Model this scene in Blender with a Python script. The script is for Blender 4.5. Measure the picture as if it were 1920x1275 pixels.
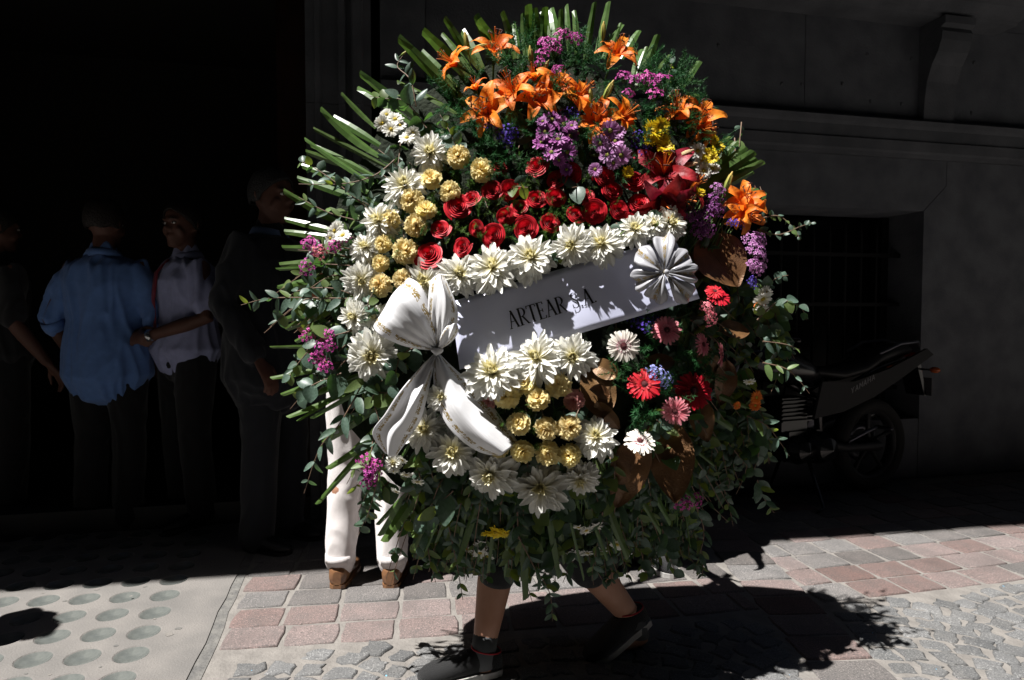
import bpy, bmesh, math, random
import numpy as np
from mathutils import Vector, Matrix, Quaternion, noise
for _o in list(bpy.data.objects): bpy.data.objects.remove(_o)
SC = bpy.context.scene
COL = SC.collection
R = math.radians
random.seed(11)
# ------------------------------------------------------------------ camera
FPX, YH, CH = 1200.0, 590.0, 1.14          # focal length in photo pixels, horizon row, camera height
PITCH = math.atan((637.5-YH)/FPX)
cam = bpy.data.cameras.new('camera'); camo = bpy.data.objects.new('camera', cam); COL.objects.link(camo)
cam.sensor_width = 36; cam.lens = 36*FPX/1920; cam.clip_start = .05; cam.clip_end = 800
cam.dof.use_dof = True; cam.dof.focus_distance = 1.95; cam.dof.aperture_fstop = 7.1
camo.location = (0, 0, CH); camo.rotation_euler = (math.pi/2-PITCH, 0, 0)
SC.camera = camo
# ------------------------------------------------------------------ sun, sky, exposure
SAZ, SEL = R(27.0), R(64.5)
TOSUN = Vector((-math.cos(SAZ)*math.cos(SEL), -math.sin(SAZ)*math.cos(SEL), math.sin(SEL)))
sun = bpy.data.lights.new('sun', 'SUN'); sun.energy = 5.0; sun.angle = R(.53); sun.color = (1, .972, .935)
suno = bpy.data.objects.new('sun', sun); COL.objects.link(suno)
suno.rotation_euler = TOSUN.to_track_quat('Z', 'Y').to_euler()
W = bpy.data.worlds.new('World'); SC.world = W; W.use_nodes = True
nt = W.node_tree; bg = nt.nodes['Background']
sky = nt.nodes.new('ShaderNodeTexSky'); sky.sky_type = 'NISHITA'; sky.sun_disc = False
sky.sun_elevation = SEL; sky.sun_rotation = math.atan2(TOSUN.x, TOSUN.y)
nt.links.new(sky.outputs[0], bg.inputs[0]); bg.inputs[1].default_value = .05
SC.view_settings.view_transform = 'Standard'; SC.view_settings.look = 'None'
SC.view_settings.gamma = 1; SC.view_settings.use_curve_mapping = False
SC.view_settings.exposure = 1.25
SC.cycles.max_bounces = 5; SC.cycles.diffuse_bounces = 3; SC.cycles.transmission_bounces = 3; SC.cycles.transparent_max_bounces = 4
SC.cycles.caustics_reflective = False; SC.cycles.caustics_refractive = False

# ------------------------------------------------------------------ helpers
def pix(x, y, Y):
    """world point seen at photo pixel (x, y) at depth Y in front of the camera"""
    a = (x-960)/FPX; b = (637.5-y)/FPX
    dy = b*math.sin(PITCH)+math.cos(PITCH); dz = b*math.cos(PITCH)-math.sin(PITCH)
    return Vector((a/dy*Y, Y, CH+dz/dy*Y))
def gnd(x, y):
    p = pix(x, y, 1.0); t = CH/(CH-p.z)
    return Vector((p.x*t, t, 0))
def mat(name, rgb, rough=.6, rgb2=None, nscale=20, spec=.3, bump=0, bscale=60, trans=0, uvgrad=None, metal=0, objrand=0, tcol=None, detail=4, nmix=(.35,.65), sheen=0):
    """procedural material: noise-varied colour, optional colour along the petal (uv v), translucency, bump"""
    m = bpy.data.materials.new(name); m.use_nodes = True
    n = m.node_tree; N = n.nodes; L = n.links
    b = N['Principled BSDF']; out = N['Material Output']
    b.inputs['Roughness'].default_value = rough; b.inputs['Metallic'].default_value = metal
    b.inputs['Specular IOR Level'].default_value = spec
    if sheen: b.inputs['Sheen Weight'].default_value = sheen
    tc = N.new('ShaderNodeTexCoord')
    col = None
    if uvgrad:
        sp = N.new('ShaderNodeSeparateXYZ'); L.new(tc.outputs['UV'], sp.inputs[0])
        cr = N.new('ShaderNodeValToRGB'); L.new(sp.outputs['Y'], cr.inputs[0])
        els = cr.color_ramp.elements
        while len(els) < len(uvgrad): els.new(.5)
        for e, (p, c) in zip(els, uvgrad): e.position = p; e.color = (*c, 1)
        col = cr.outputs[0]
    else:
        rg = N.new('ShaderNodeRGB'); rg.outputs[0].default_value = (*rgb, 1); col = rg.outputs[0]
    if rgb2 is not None:
        nz = N.new('ShaderNodeTexNoise'); nz.inputs['Scale'].default_value = nscale; nz.inputs['Detail'].default_value = detail
        L.new(tc.outputs['Object'], nz.inputs['Vector'])
        mr = N.new('ShaderNodeMapRange'); mr.inputs[1].default_value = nmix[0]; mr.inputs[2].default_value = nmix[1]
        L.new(nz.outputs[0], mr.inputs[0])
        mx = N.new('ShaderNodeMix'); mx.data_type = 'RGBA'; L.new(mr.outputs[0], mx.inputs[0]); L.new(col, mx.inputs[6]); mx.inputs[7].default_value = (*rgb2, 1)
        col = mx.outputs[2]
    if objrand:
        oi = N.new('ShaderNodeObjectInfo'); hs = N.new('ShaderNodeHueSaturation')
        m1 = N.new('ShaderNodeMapRange'); L.new(oi.outputs['Random'], m1.inputs[0]); m1.inputs[3].default_value = 1-objrand; m1.inputs[4].default_value = 1+objrand
        m2 = N.new('ShaderNodeMath'); m2.operation = 'MULTIPLY_ADD'; L.new(oi.outputs['Random'], m2.inputs[0]); m2.inputs[1].default_value = .03*objrand/.2; m2.inputs[2].default_value = .5-.015*objrand/.2
        L.new(m2.outputs[0], hs.inputs['Hue']); L.new(m1.outputs[0], hs.inputs['Value']); L.new(col, hs.inputs['Color']); col = hs.outputs[0]
    L.new(col, b.inputs['Base Color'])
    if bump:
        nb = N.new('ShaderNodeTexNoise'); nb.inputs['Scale'].default_value = bscale; nb.inputs['Detail'].default_value = 6
        L.new(tc.outputs['Object'], nb.inputs['Vector'])
        bp = N.new('ShaderNodeBump'); bp.inputs['Strength'].default_value = bump; bp.inputs['Distance'].default_value = .01
        L.new(nb.outputs[0], bp.inputs['Height']); L.new(bp.outputs[0], b.inputs['Normal'])
    if trans:
        tr = N.new('ShaderNodeBsdfTranslucent'); ms = N.new('ShaderNodeMixShader'); ms.inputs[0].default_value = trans
        if tcol: tr.inputs[0].default_value = (*tcol, 1)
        else: L.new(col, tr.inputs[0])
        L.new(b.outputs[0], ms.inputs[1]); L.new(tr.outputs[0], ms.inputs[2]); L.new(ms.outputs[0], out.inputs[0])
    return m
class MB:
    """collects shapes, with uvs and material slots, and links them as one mesh"""
    def __init__(s): s.v = []; s.f = []; s.uv = []; s.mi = []
    def grid(s, P, closed_u=False, mi=0, uv=None):
        """P[j][i] points, j along v"""
        nv, nu = len(P), len(P[0]); o = len(s.v)
        for row in P: s.v.extend(tuple(p) for p in row)
        for j in range(nv-1):
            for i in range(nu if closed_u else nu-1):
                i2 = (i+1) % nu
                s.f.append((o+j*nu+i, o+j*nu+i2, o+(j+1)*nu+i2, o+(j+1)*nu+i))
                u0, u1 = i/(nu-1+closed_u), (i+1)/(nu-1+closed_u); v0, v1 = j/(nv-1), (j+1)/(nv-1)
                s.uv.append(((u0, v0), (u1, v0), (u1, v1), (u0, v1))); s.mi.append(mi)
    def poly(s, pts, mi=0, uvv=(.5, .5)):
        o = len(s.v); s.v.extend(tuple(p) for p in pts); s.f.append(tuple(range(o, o+len(pts))))
        s.uv.append(tuple(uvv for _ in pts)); s.mi.append(mi)
    def box(s, x0, x1, y0, y1, z0, z1, mi=0, M=None):
        c = [Vector((x, y, z)) for z in (z0, z1) for y in (y0, y1) for x in (x0, x1)]
        if M: c = [M @ p for p in c]
        for q in ((0,2,3,1),(4,5,7,6),(0,1,5,4),(2,6,7,3),(0,4,6,2),(1,3,7,5)): s.poly([c[k] for k in q], mi)
    def prism(s, pts, axis_vec, mi=0):
        a = [Vector(p) for p in pts]; b = [p+Vector(axis_vec) for p in a]; n = len(a)
        s.poly(a[::-1], mi); s.poly(b, mi)
        for i in range(n): s.poly([a[i], a[(i+1) % n], b[(i+1) % n], b[i]], mi)
    def tube(s, pts, rad, n=8, mi=0, cap=True, up=None):
        pts = [Vector(p) for p in pts]; m = len(pts)
        rad = [rad]*m if not isinstance(rad, (list, tuple)) else rad
        rad = [(r, r) if not isinstance(r, (list, tuple)) else r for r in rad]
        P = []; ref = Vector(up) if up else None
        if cap:
            d0 = (pts[0]-pts[1]).normalized(); d1 = (pts[-1]-pts[-2]).normalized()
            e0, e1 = min(rad[0]), min(rad[-1])
            pts = [pts[0]+d0*e0, pts[0]+d0*e0*.7]+pts+[pts[-1]+d1*e1*.7, pts[-1]+d1*e1]
            rad = [(rad[0][0]*.05, rad[0][1]*.05), (rad[0][0]*.7, rad[0][1]*.7)]+rad+[(rad[-1][0]*.7, rad[-1][1]*.7), (rad[-1][0]*.05, rad[-1][1]*.05)]
            m = len(pts)
        for k in range(m):
            t = (pts[min(k+1, m-1)]-pts[max(k-1, 0)]).normalized()
            if ref is None: ref = Vector((1, 0, 0)) if abs(t.x) < .8 else Vector((0, 1, 0))
            a = (ref-t*ref.dot(t)).normalized(); b = t.cross(a); ref = a if up is None else ref
            P.append([pts[k]+a*math.cos(q)*rad[k][0]+b*math.sin(q)*rad[k][1] for q in [2*math.pi*i/n for i in range(n)]])
        s.grid(P, True, mi)
        if cap: s.poly(P[0][::-1], mi); s.poly(P[-1], mi)
    def ball(s, c, r, n=10, mi=0, M=None):
        c = Vector(c); r = (r, r, r) if not isinstance(r, (list, tuple)) else r
        P = []
        for j in range(n//2+1):
            th = math.pi*j/(n//2); th = min(max(th, .02), math.pi-.02)
            row = [Vector((math.sin(th)*math.cos(2*math.pi*i/n)*r[0], math.sin(th)*math.sin(2*math.pi*i/n)*r[1], -math.cos(th)*r[2])) for i in range(n)]
            P.append([c+(M @ p if M else p) for p in row])
        s.grid(P, True, mi)
    def add(s, o, M=None, mi=None):
        k = len(s.v)
        if M is None: s.v.extend(o.v)
        else: s.v.extend(tuple(M @ Vector(p)) for p in o.v)
        s.f.extend(tuple(i+k for i in f) for f in o.f); s.uv.extend(o.uv); s.mi.extend(o.mi if mi is None else [mi]*len(o.f))
    def mesh(s, name, mats, smooth=True):
        me = bpy.data.meshes.new(name); me.from_pydata(s.v, [], s.f)
        for m in (mats if isinstance(mats, (list, tuple)) else [mats]): me.materials.append(m)
        ul = me.uv_layers.new(name='UVMap')
        ul.data.foreach_set('uv', np.array([c for f in s.uv for p in f for c in p], dtype='f'))
        me.polygons.foreach_set('material_index', s.mi)
        me.polygons.foreach_set('use_smooth', [smooth]*len(s.f))
        me.update(); return me
def obj(name, me, parent=None, M=None, kind=None, label=None, cat=None, group=None):
    o = bpy.data.objects.new(name, me); COL.objects.link(o)
    if parent is not None: o.parent = parent
    if M is not None: o.matrix_basis = M
    if kind: o['kind'] = kind
    if label: o['label'] = label
    if cat: o['category'] = cat
    if group: o['group'] = group
    return o
def empty(name, loc=(0,0,0), rz=0, parent=None, label=None, cat=None, group=None):
    o = bpy.data.objects.new(name, None); COL.objects.link(o); o.location = loc; o.rotation_euler = (0, 0, rz)
    o.empty_display_size = .1
    if parent: o.parent = parent
    if label: o['label'] = label
    if cat: o['category'] = cat
    if group: o['group'] = group
    return o
def remesh(mb, name, mats, vox, smooth=3, wrinkle=0, wscale=8, wdir=None):
    """fuse overlapping shapes into one continuous surface"""
    me = mb.mesh('tmp', mats); o = bpy.data.objects.new('tmp', me); COL.objects.link(o)
    r = o.modifiers.new('r', 'REMESH'); r.mode = 'VOXEL'; r.voxel_size = vox; r.use_smooth_shade = True
    if smooth:
        c = o.modifiers.new('s', 'SMOOTH'); c.factor = .5; c.iterations = smooth
    dg = bpy.context.evaluated_depsgraph_get(); dg.update()
    ev = o.evaluated_get(dg); m2 = bpy.data.meshes.new_from_object(ev); m2.name = name
    bpy.data.objects.remove(o); bpy.data.meshes.remove(me)
    if wrinkle:
        n = len(m2.vertices); co = np.empty(n*3, 'f'); no = np.empty(n*3, 'f')
        m2.vertices.foreach_get('co', co); m2.vertex_normals.foreach_get('vector', no)
        co = co.reshape(-1, 3); no = no.reshape(-1, 3); ws = wdir or (1, 1, 1)
        for i in range(n):
            p = Vector((co[i,0]*ws[0], co[i,1]*ws[1], co[i,2]*ws[2]))*wscale
            q = noise.noise(p+Vector((noise.noise(p*.5)*1.5, 3, noise.noise(p*.6+Vector((5,5,5)))*1.5)))
            co[i] += no[i]*wrinkle*(1-abs(q)*3.2)
        m2.vertices.foreach_set('co', co.ravel()); m2.update()
    m2.materials.clear(); m2.materials.append(mats if not isinstance(mats, (list, tuple)) else mats[0])
    m2.polygons.foreach_set('use_smooth', [True]*len(m2.polygons))
    return m2
def sm(a, b, x):
    t = max(0, min(1, (x-a)/(b-a))); return t*t*(3-2*t)
def cr(pts, n):
    """Catmull-Rom through pts, n samples"""
    pts = [Vector(p) for p in pts]; m = len(pts)-1; out = []
    for k in range(n):
        t = k/(n-1)*m; i = min(int(t), m-1); t -= i
        p0, p1, p2, p3 = pts[max(i-1, 0)], pts[i], pts[i+1], pts[min(i+2, m)]
        out.append(.5*((2*p1)+(p2-p0)*t+(2*p0-5*p1+4*p2-p3)*t*t+(3*p1-p0-3*p2+p3)*t**3))
    return out
def frame(pos, nrm, roll=0, s=1.0):
    """matrix whose local +z looks along nrm"""
    q = Vector(nrm).normalized().to_track_quat('Z', 'Y')
    return Matrix.Translation(pos) @ (q @ Quaternion((0,0,1), roll)).to_matrix().to_4x4() @ Matrix.Scale(s, 4)
# ================================================================== ground
def stone_mat(name, c1, c2, speck=(.08,.08,.08), blue=False):
    m = bpy.data.materials.new(name); m.use_nodes = True; n = m.node_tree; N = n.nodes; L = n.links
    b = N['Principled BSDF']; b.inputs['Roughness'].default_value = .75; b.inputs['Specular IOR Level'].default_value = .3
    g = N.new('ShaderNodeNewGeometry'); oi = N.new('ShaderNodeObjectInfo')
    def noi(sc, det=4, rough=.6):
        t = N.new('ShaderNodeTexNoise'); t.inputs['Scale'].default_value = sc; t.inputs['Detail'].default_value = det; t.inputs['Roughness'].default_value = rough
        L.new(g.outputs['Position'], t.inputs['Vector']); return t.outputs[0]
    def mapr(s, a, c): 
        t = N.new('ShaderNodeMapRange'); t.inputs[1].default_value = a; t.inputs[2].default_value = c; L.new(s, t.inputs[0]); return t.outputs[0]
    def mix(f, a, c, mode='MIX'):
        t = N.new('ShaderNodeMix'); t.data_type = 'RGBA'; t.blend_type = mode
        if hasattr(f, 'is_linked') or not isinstance(f, float): L.new(f, t.inputs[0])
        else: t.inputs[0].default_value = f
        for s, k in ((a, 6), (c, 7)):
            if isinstance(s, tuple): t.inputs[k].default_value = (*s, 1)
            else: L.new(s, t.inputs[k])
        return t.outputs[2]
    col = mix(mapr(noi(9), .35, .65), c1, c2)
    col = mix(mapr(noi(150, 3), .52, .66), col, tuple(x*.62 for x in c2)); col = mix(mapr(noi(420, 2), .56, .64), col, speck)
    col = mix(mapr(noi(210, 2), .58, .66), col, tuple(min(1, x*1.75) for x in c1))
    col = mix(mapr(noi(3.3, 5), .5, .8), col, tuple(x*.72 for x in c2))
    hs = N.new('ShaderNodeHueSaturation'); L.new(col, hs.inputs['Color'])
    t = N.new('ShaderNodeMapRange'); L.new(oi.outputs['Random'], t.inputs[0]); t.inputs[3].default_value = .76; t.inputs[4].default_value = 1.2; L.new(t.outputs[0], hs.inputs['Value'])
    t = N.new('ShaderNodeMapRange'); L.new(oi.outputs['Random'], t.inputs[0]); t.inputs[3].default_value = 1.15; t.inputs[4].default_value = .6; L.new(t.outputs[0], hs.inputs['Saturation'])
    col = hs.outputs[0]
    if blue:   # flecks of spilt blue paint
        col = mix(mapr(noi(21, 3), .715, .73), col, (.12, .36, .55))
    L.new(col, b.inputs['Base Color'])
    bp = N.new('ShaderNodeBump'); bp.inputs['Strength'].default_value = .75; bp.inputs['Distance'].default_value = .004; L.new(noi(75, 7, .7), bp.inputs['Height']); L.new(bp.outputs[0], b.inputs['Normal'])
    return m
MORTAR = mat('sandy_mortar', (.185,.172,.158), .9, (.14,.13,.12), 14, bump=.6, bscale=90)
REDST = stone_mat('red_porphyry', (.152,.100,.090), (.118,.090,.083)); GREYST = stone_mat('grey_porphyry', (.125,.112,.106), (.092,.086,.083))
COBST = stone_mat('granite_sett', (.135,.133,.130), (.098,.10,.102), blue=True)
CONC = mat('worn_concrete', (.158,.147,.137), .85, (.118,.112,.106), 5, bump=.35, bscale=140, detail=8)
JOINT = mat('dark_joint_cement', (.14,.135,.125), .9, (.09,.088,.085), 20, bump=.8, bscale=80)
GLASSM = mat('frosted_glass_lens', (.118,.125,.117), .14, (.085,.092,.088), 30, spec=.7, bump=.15, bscale=40)
mb = MB(); n = 40
mb.grid([[(-150+300*i/n, -150+300*j/n, -.035) for i in range(n+1)] for j in range(n+1)])
obj('ground', mb.mesh('ground', MORTAR), kind='structure')
def edgeY(X): return 2.272+.157*X+.021*X*X          # kerbside edge of the paver band
def slabX(Y): return -1.015-(Y-2.0)*.24             # right edge of the concrete slab
pav = empty('pavement'); pav['kind'] = 'structure'
def stone(cx, cy, w, d, rot, m, name, par, zt=.0, rough=.006, bev=.003):
    """an irregular hewn stone: top outline with a worn rim"""
    k = []; hw, hd = w/2, d/2
    base = [(-1,-1),(-.33,-1),(.33,-1),(1,-1),(1,-.3),(1,.3),(1,1),(.33,1),(-.33,1),(-1,1),(-1,.3),(-1,-.3)]
    for (a, b) in base:
        corner = abs(a) == 1 and abs(b) == 1
        k.append(Vector(((a*hw+random.uniform(-rough, rough))*(.965 if corner else 1), (b*hd+random.uniform(-rough, rough))*(.965 if corner else 1), 0)))
    q = MB(); N = len(k); tilt = (random.uniform(-.014,.014), random.uniform(-.014,.014))
    top = [Vector((p.x*(1-bev*1.6/hw), p.y*(1-bev*1.6/hd), zt+p.x*tilt[0]+p.y*tilt[1]+random.uniform(-.0012,.0012))) for p in k]
    mid = [Vector((p.x, p.y, zt-bev)) for p in k]; low = [Vector((p.x*1.01, p.y*1.01, -.03)) for p in k]
    q.grid([low, mid, top], True); q.poly(top)
    c, s = math.cos(rot), math.sin(rot)
    return obj(name, q.mesh(name, m), par, Matrix.Translation((cx, cy, 0)) @ Matrix.Rotation(rot, 4, 'Z'))
RH = .157
bed = MB(); bed.grid([[Vector((slabX(y)+.0+(9-slabX(y))*i/60, y, -.0055)) for i in range(61)] for y in [-1+6.4*j/40 for j in range(41)]]); obj('mortar_bed', bed.mesh('mortar_bed', MORTAR), pav)
for r in range(13):
    off = (r+.5)*RH
    for side in (0, 1):
        X = (-1.9 if side == 0 else 1.215); Xe = (.955 if side == 0 else 5.0)
        if side == 0: X = slabX(edgeY(-1.1)+off)+.045
        else: X -= random.uniform(0, .12)
        while X < Xe-.03:
            w = random.uniform(.175, .25)
            if X+w > Xe-.07: w = Xe-X
            x0 = max(X, 1.215) if side else X; w2 = X+w-x0
            cx = x0+w2/2; cy = edgeY(cx)+off
            inwall = cy > 3.81+.22*cx-.06
            if w2 > .05 and not inwall:
                red = r < 2 or (r in (2,) and cx > 1.2 and random.random() < .4) or (r > 1 and random.random() < (.30 if cx > 1.2 else .12))
                if r < 2 and random.random() < (.06 if cx < 1 else .22): red = False
                slope = math.atan(.157+.042*cx)
                stone(cx, cy, w2-.014, RH-.011, slope, REDST if red else GREYST, 'paving_stone', pav, random.uniform(-.002,.002), .0035)
            X += w
Y = 1.35
while Y < 4.3:                                        # the crossing strip of red stones
    if Y < 3.81+.22*1.08-.1:
        stone(1.085+(Y-2)*.01, Y, .236, .15, random.uniform(-.02,.02)+.05, REDST if random.random() < .85 else GREYST, 'paving_stone', pav, random.uniform(-.002,.002), .004)
    Y += .161
setts = empty('cobbled_road'); setts['kind'] = 'structure'
cnt = 0
used_c = []
FW, FR = 1.0, .74
far = MB()
for fx in range(-2, 5):
    for ay in range(-26, 34):
        y0 = 1.3+ay*.088
        th = -44
        while th < 44:
            t = R(th+random.uniform(-1.2,1.2)); cx = fx*FW+.25+FR*math.sin(t); cy = y0-.45+FR*math.cos(t)
            th += 100*.097/FR/1.745
            if cx < slabX(cy)+.085 or cy > edgeY(cx)-.052 or cy < .9 or (.93 < cx < 1.24): continue
            if cx > 3.0 or cx < -1.3: continue
            if any((cx-a)**2+(cy-b)**2 < .066**2 for a, b in used_c): continue
            used_c.append((cx, cy))
            w, d = random.uniform(.072,.093), random.uniform(.064,.081)
            if cy > 1.9 and abs(cx) < cy*.86+.1: stone(cx, cy, w, d, -t+random.uniform(-.12,.12), COBST, 'cobblestone', setts, random.uniform(-.003,.002), .010, .004); cnt += 1
            else:
                far.add(MB()); q = MB(); q.box(-w/2, w/2, -d/2, d/2, -.03, -.002)
                far.add(q, Matrix.Translation((cx, cy, 0)) @ Matrix.Rotation(-t, 4, 'Z'))
obj('cobblestones', far.mesh('cobblestones', COBST, False), setts, kind='stuff')
# concrete slab with round glass lenses
slab = empty('basement_light_slab'); slab['kind'] = 'structure'
B0 = Vector((-1.279, 2.108, 0)); b1 = Vector((.153,.0157,0)); b2 = Vector((-.044,.151,0)); LR = .0535
lens = MB(); P = []
prof = [(.0,.0),(.35,.0005),(.6,.002),(.78,.005),(.9,.0085),(.985,.0102)]
lens.grid([[(max(r,.002)*LR*math.cos(2*math.pi*i/24), max(r,.002)*LR*math.sin(2*math.pi*i/24), z-.0125) for i in range(24)] for r, z in prof], True)
lensm = lens.mesh('glass_lens', GLASSM)
sl = MB(); NJ0, NJ1, NI = -7, 11, 17
for j in range(NJ0, NJ1+1):
    for i in range(-NI, 1):
        c = B0+b1*i+b2*j
        ring, inner, outer, low = [], [], [], []
        for k in range(24):
            a = 2*math.pi*k/24; d = Vector((math.cos(a), math.sin(a), 0))
            det = b1.x*b2.y-b1.y*b2.x; u = (d.x*b2.y-d.y*b2.x)/det; v = (b1.x*d.y-b1.y*d.x)/det
            t = .5/max(abs(u), abs(v)); outer.append(c+d*t); inner.append(c+d*(LR+.004)); low.append(c+d*(LR-.001)+Vector((0,0,-.0022-0.001)))
            ring.append(c+d*(LR-.002)+Vector((0,0,-.02)))
        sl.grid([ring, low, inner, outer], True)
        # true cell corners
        for su, sv in ((.5,.5),(-.5,.5),(-.5,-.5),(.5,-.5)):
            cn = c+b1*su+b2*sv; best = sorted(outer, key=lambda p: (p-cn).length)[:2]; sl.poly([cn, *best])
        obj('glass_lens', lensm, slab, Matrix.Translation(c))
ca = B0+b1*.5+b2*(NJ0-.5); cb = B0+b1*.5+b2*(NJ1+.5)
ea = Vector((slabX(ca.y)-.012, ca.y, 0)); eb = Vector((slabX(cb.y)-.012, cb.y, 0))
m_ = 24; L1 = [ca.lerp(cb, k/m_) for k in range(m_+1)]; L2 = [ea.lerp(eb, k/m_)+Vector((random.uniform(-.006,.006), 0, 0)) for k in range(m_+1)]
sl.grid([L1, L2]); sl.grid([L2, [p+Vector((0,0,-.004)) for p in L2]])
so = obj('concrete_slab', sl.mesh('concrete_slab', CONC, False), slab)
jn = MB(); jn.grid([[p+Vector((.002,0,-.004)) for p in L2], [p+Vector((.04+random.uniform(-.006,.006),0,-.003)) for p in L2]]); obj('joint_strip', jn.mesh('joint_strip', JOINT), slab)
for k in range(26):      # trodden gum and grit on the slab
    q = MB(); r_ = random.uniform(.003, .010) if k < 18 else random.uniform(.012,.022); x, y = random.uniform(-2.0, -1.12), random.uniform(1.9, 3.1)
    if x > slabX(y)-.03: continue
    q.poly([(x+r_*math.cos(a*.7)*random.uniform(.7,1.2), y+r_*math.sin(a*.7)*random.uniform(.6,1.1), .0012) for a in range(9)]); obj('gum_spot', q.mesh('gum_spot', JOINT if k % 3 else MORTAR, False), slab)
# ================================================================== building
STONE = mat('facade_stone', (.125,.132,.148), .85, (.082,.087,.10), 5, bump=.4, bscale=70, detail=8)
STONE2 = mat('moulded_stone', (.115,.12,.134), .85, (.075,.08,.09), 4, bump=.4, bscale=60, detail=8)
WOOD = mat('dark_varnished_wood', (.03,.012,.008), .4, (.015,.008,.006), 6)
BLACKM = mat('black_iron', (.005,.005,.006), .6, spec=.2)
DARKI = mat('dark_interior_paint', (.03,.028,.026), .8)  # one even dark colour for the rooms behind the openings
WA = math.atan(.22)
bld = empty('stone_building', (0, 3.81, 0), WA, label='dark grey stone building with a deep doorway and a barred ground floor window', cat='building')
def wt(x, off=0.0):
    """photo column -> distance along the facade"""
    k = (x-960)/FPX; X = k*(3.81+off)/(1-.22*k); return X/math.cos(WA)
def bpart(name, mbs, m, smooth=False, par=None, bev=0, kind=None):
    o = obj(name, mbs.mesh(name, m, smooth), par or bld, kind=kind)
    if bev:
        b = o.modifiers.new('b', 'BEVEL'); b.width = bev; b.segments = 2; b.limit_method = 'ANGLE'
    return o
def blk(x0, x1, z0, z1, y0=0, y1=.35, m=STONE, name='stone_block', bev=.004):
    q = MB(); q.box(x0+.002, x1-.002, y0, y1, z0+.002, z1-.002); return bpart(name, q, m, bev=bev)
tD, tP, tG0, tG1, tW0, tW1 = wt(580), wt(700), wt(700), wt(716), wt(1235), 2.90
# pilaster with vertical mouldings beside the door
q = MB(); prof = [(tD,.0),(tD,-.045),(wt(597),-.045),(wt(600),-.06),(wt(606),-.06),(wt(610),-.042),(wt(640),-.042),(wt(644),-.07),(wt(652),-.075),(wt(656),-.05),(wt(664),-.05),(wt(668),-.082),(wt(682),-.086),(wt(686),-.06),(tP,-.06),(tP,.3),(tD,.3)]
for (za, zb) in ((0,.5),(.502,2.29),(2.293,3.6),(3.603,5.4)):
    qq = MB(); qq.prism([(a, b, za) for a, b in prof], (0,0,zb-za)); bpart('pilaster_block', qq, STONE2, bev=.002)
blk(tG0, tG1, 0, 5.4, .10, .35, BLACKM, 'dark_groove', 0)  # black strip set back between pilaster and wall
# wall courses right of the groove
xs = [tG1, wt(800), tW0, 1.95, 3.08, 4.4, 6.0]
for i in range(len(xs)-1):
    for (za, zb) in ((2.44, 3.12), (3.12, 3.9), (3.9, 4.7), (4.7, 5.4)):
        dy = -.03 if i == 0 else (0 if i != 1 else -.012)
        blk(xs[i], xs[i+1], za, zb, dy, .35)
for (a, b, za, zb) in ((tG1, 1.05, 0, .62), (tG1, 1.05, .62, 1.24), (tG1, 1.05, 1.24, 2.2), (4.3, 6, 0, 2.2)):
    blk(a, b, za, zb)
q = MB(); q.prism([(1.05,0,1.852),(2.895,0,1.852),(3.078,0,2.03),(3.078,0,2.198),(1.05,0,2.198)][::-1], (0,.35,0)); bpart('stone_block', q, STONE, bev=.004)
q = MB(); q.prism([(2.902,0,0),(4.298,0,0),(4.298,0,2.198),(3.082,0,2.198),(3.082,0,2.03),(2.902,0,1.852)][::-1], (0,.35,0)); bpart('stone_block', q, STONE, bev=.004)
blk(1.052, 2.898, 0, .42, 0, .35)
# string course
q = MB(); sp = [(.1,2.2),(-.03,2.2),(-.035,2.225),(-.055,2.235),(-.06,2.30),(-.045,2.31),(-.045,2.385),(-.075,2.40),(-.085,2.43),(-.07,2.444),(.1,2.444)]
q.prism([(tG1+.004, a, b) for a, b in sp], (6-tG1,0,0)); bpart('string_course', q, STONE2)
# balcony sill and its console
q = MB(); bp = [(.1,3.085),(-.16,3.085),(-.17,3.105),(-.20,3.11),(-.22,3.14),(-.26,3.15),(-.28,3.19),(-.33,3.20),(-.33,3.36),(-.30,3.38),(.1,3.38)]
q.prism([(wt(1190), a, b) for a, b in bp], (3.45-wt(1190),0,0)); bpart('balcony_sill', q, STONE2)
for cx in (2.83,):
    q = MB(); cp = [(.1,2.447),(-.05,2.447),(-.055,2.58),(-.07,2.70),(-.105,2.80),(-.15,2.87),(-.175,2.94),(-.18,2.99),(-.165,3.02),(-.2,3.035),(-.2,3.083),(.1,3.083)]
    q.prism([(cx, a, b) for a, b in cp], (.24,0,0)); bpart('console', q, STONE2, bev=.006)
for (x, y) in ((1340,85),(1458,157),(1495,158),(1570,157),(1615,102),(1623,190),(1680,195),(1697,110),(1812,118),(1810,212),(1915,122),(1912,220)):
    Yw = 3.81/(1-.22*(x-960)/FPX); p = pix(x, y, Yw); q = MB(); q.ball((0,0,0), (.012,.005,.014), 8)
    obj('stone_plug', q.mesh('stone_plug', STONE2), bld, Matrix.Translation((wt(x), -.002, p.z)))
# window: reveal, frame, bars, dark panes
q = MB(); q.box(1.05, 2.9, .42, .45, .42, 1.85); bpart('window_glass', q, mat('dark_window_glass', (.003,.003,.004), .25, spec=.2))
for x in (1.052, 2.84):
    q = MB(); q.box(x, x+.058, .30, .40, .424, 1.848); bpart('window_frame', q, BLACKM)
for k in range(13):
    q = MB(); x = 1.17+k*.128; q.tube([(x,.2,.424),(x,.2,1.7),(x,.2,1.78)], [.009,.009,.002], 8); bpart('window_bar', q, BLACKM, True)
for z in (.6, 1.2, 1.55):
    q = MB(); q.box(1.052, 2.898, .19, .21, z, z+.025); bpart('cross_rail', q, BLACKM)
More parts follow.
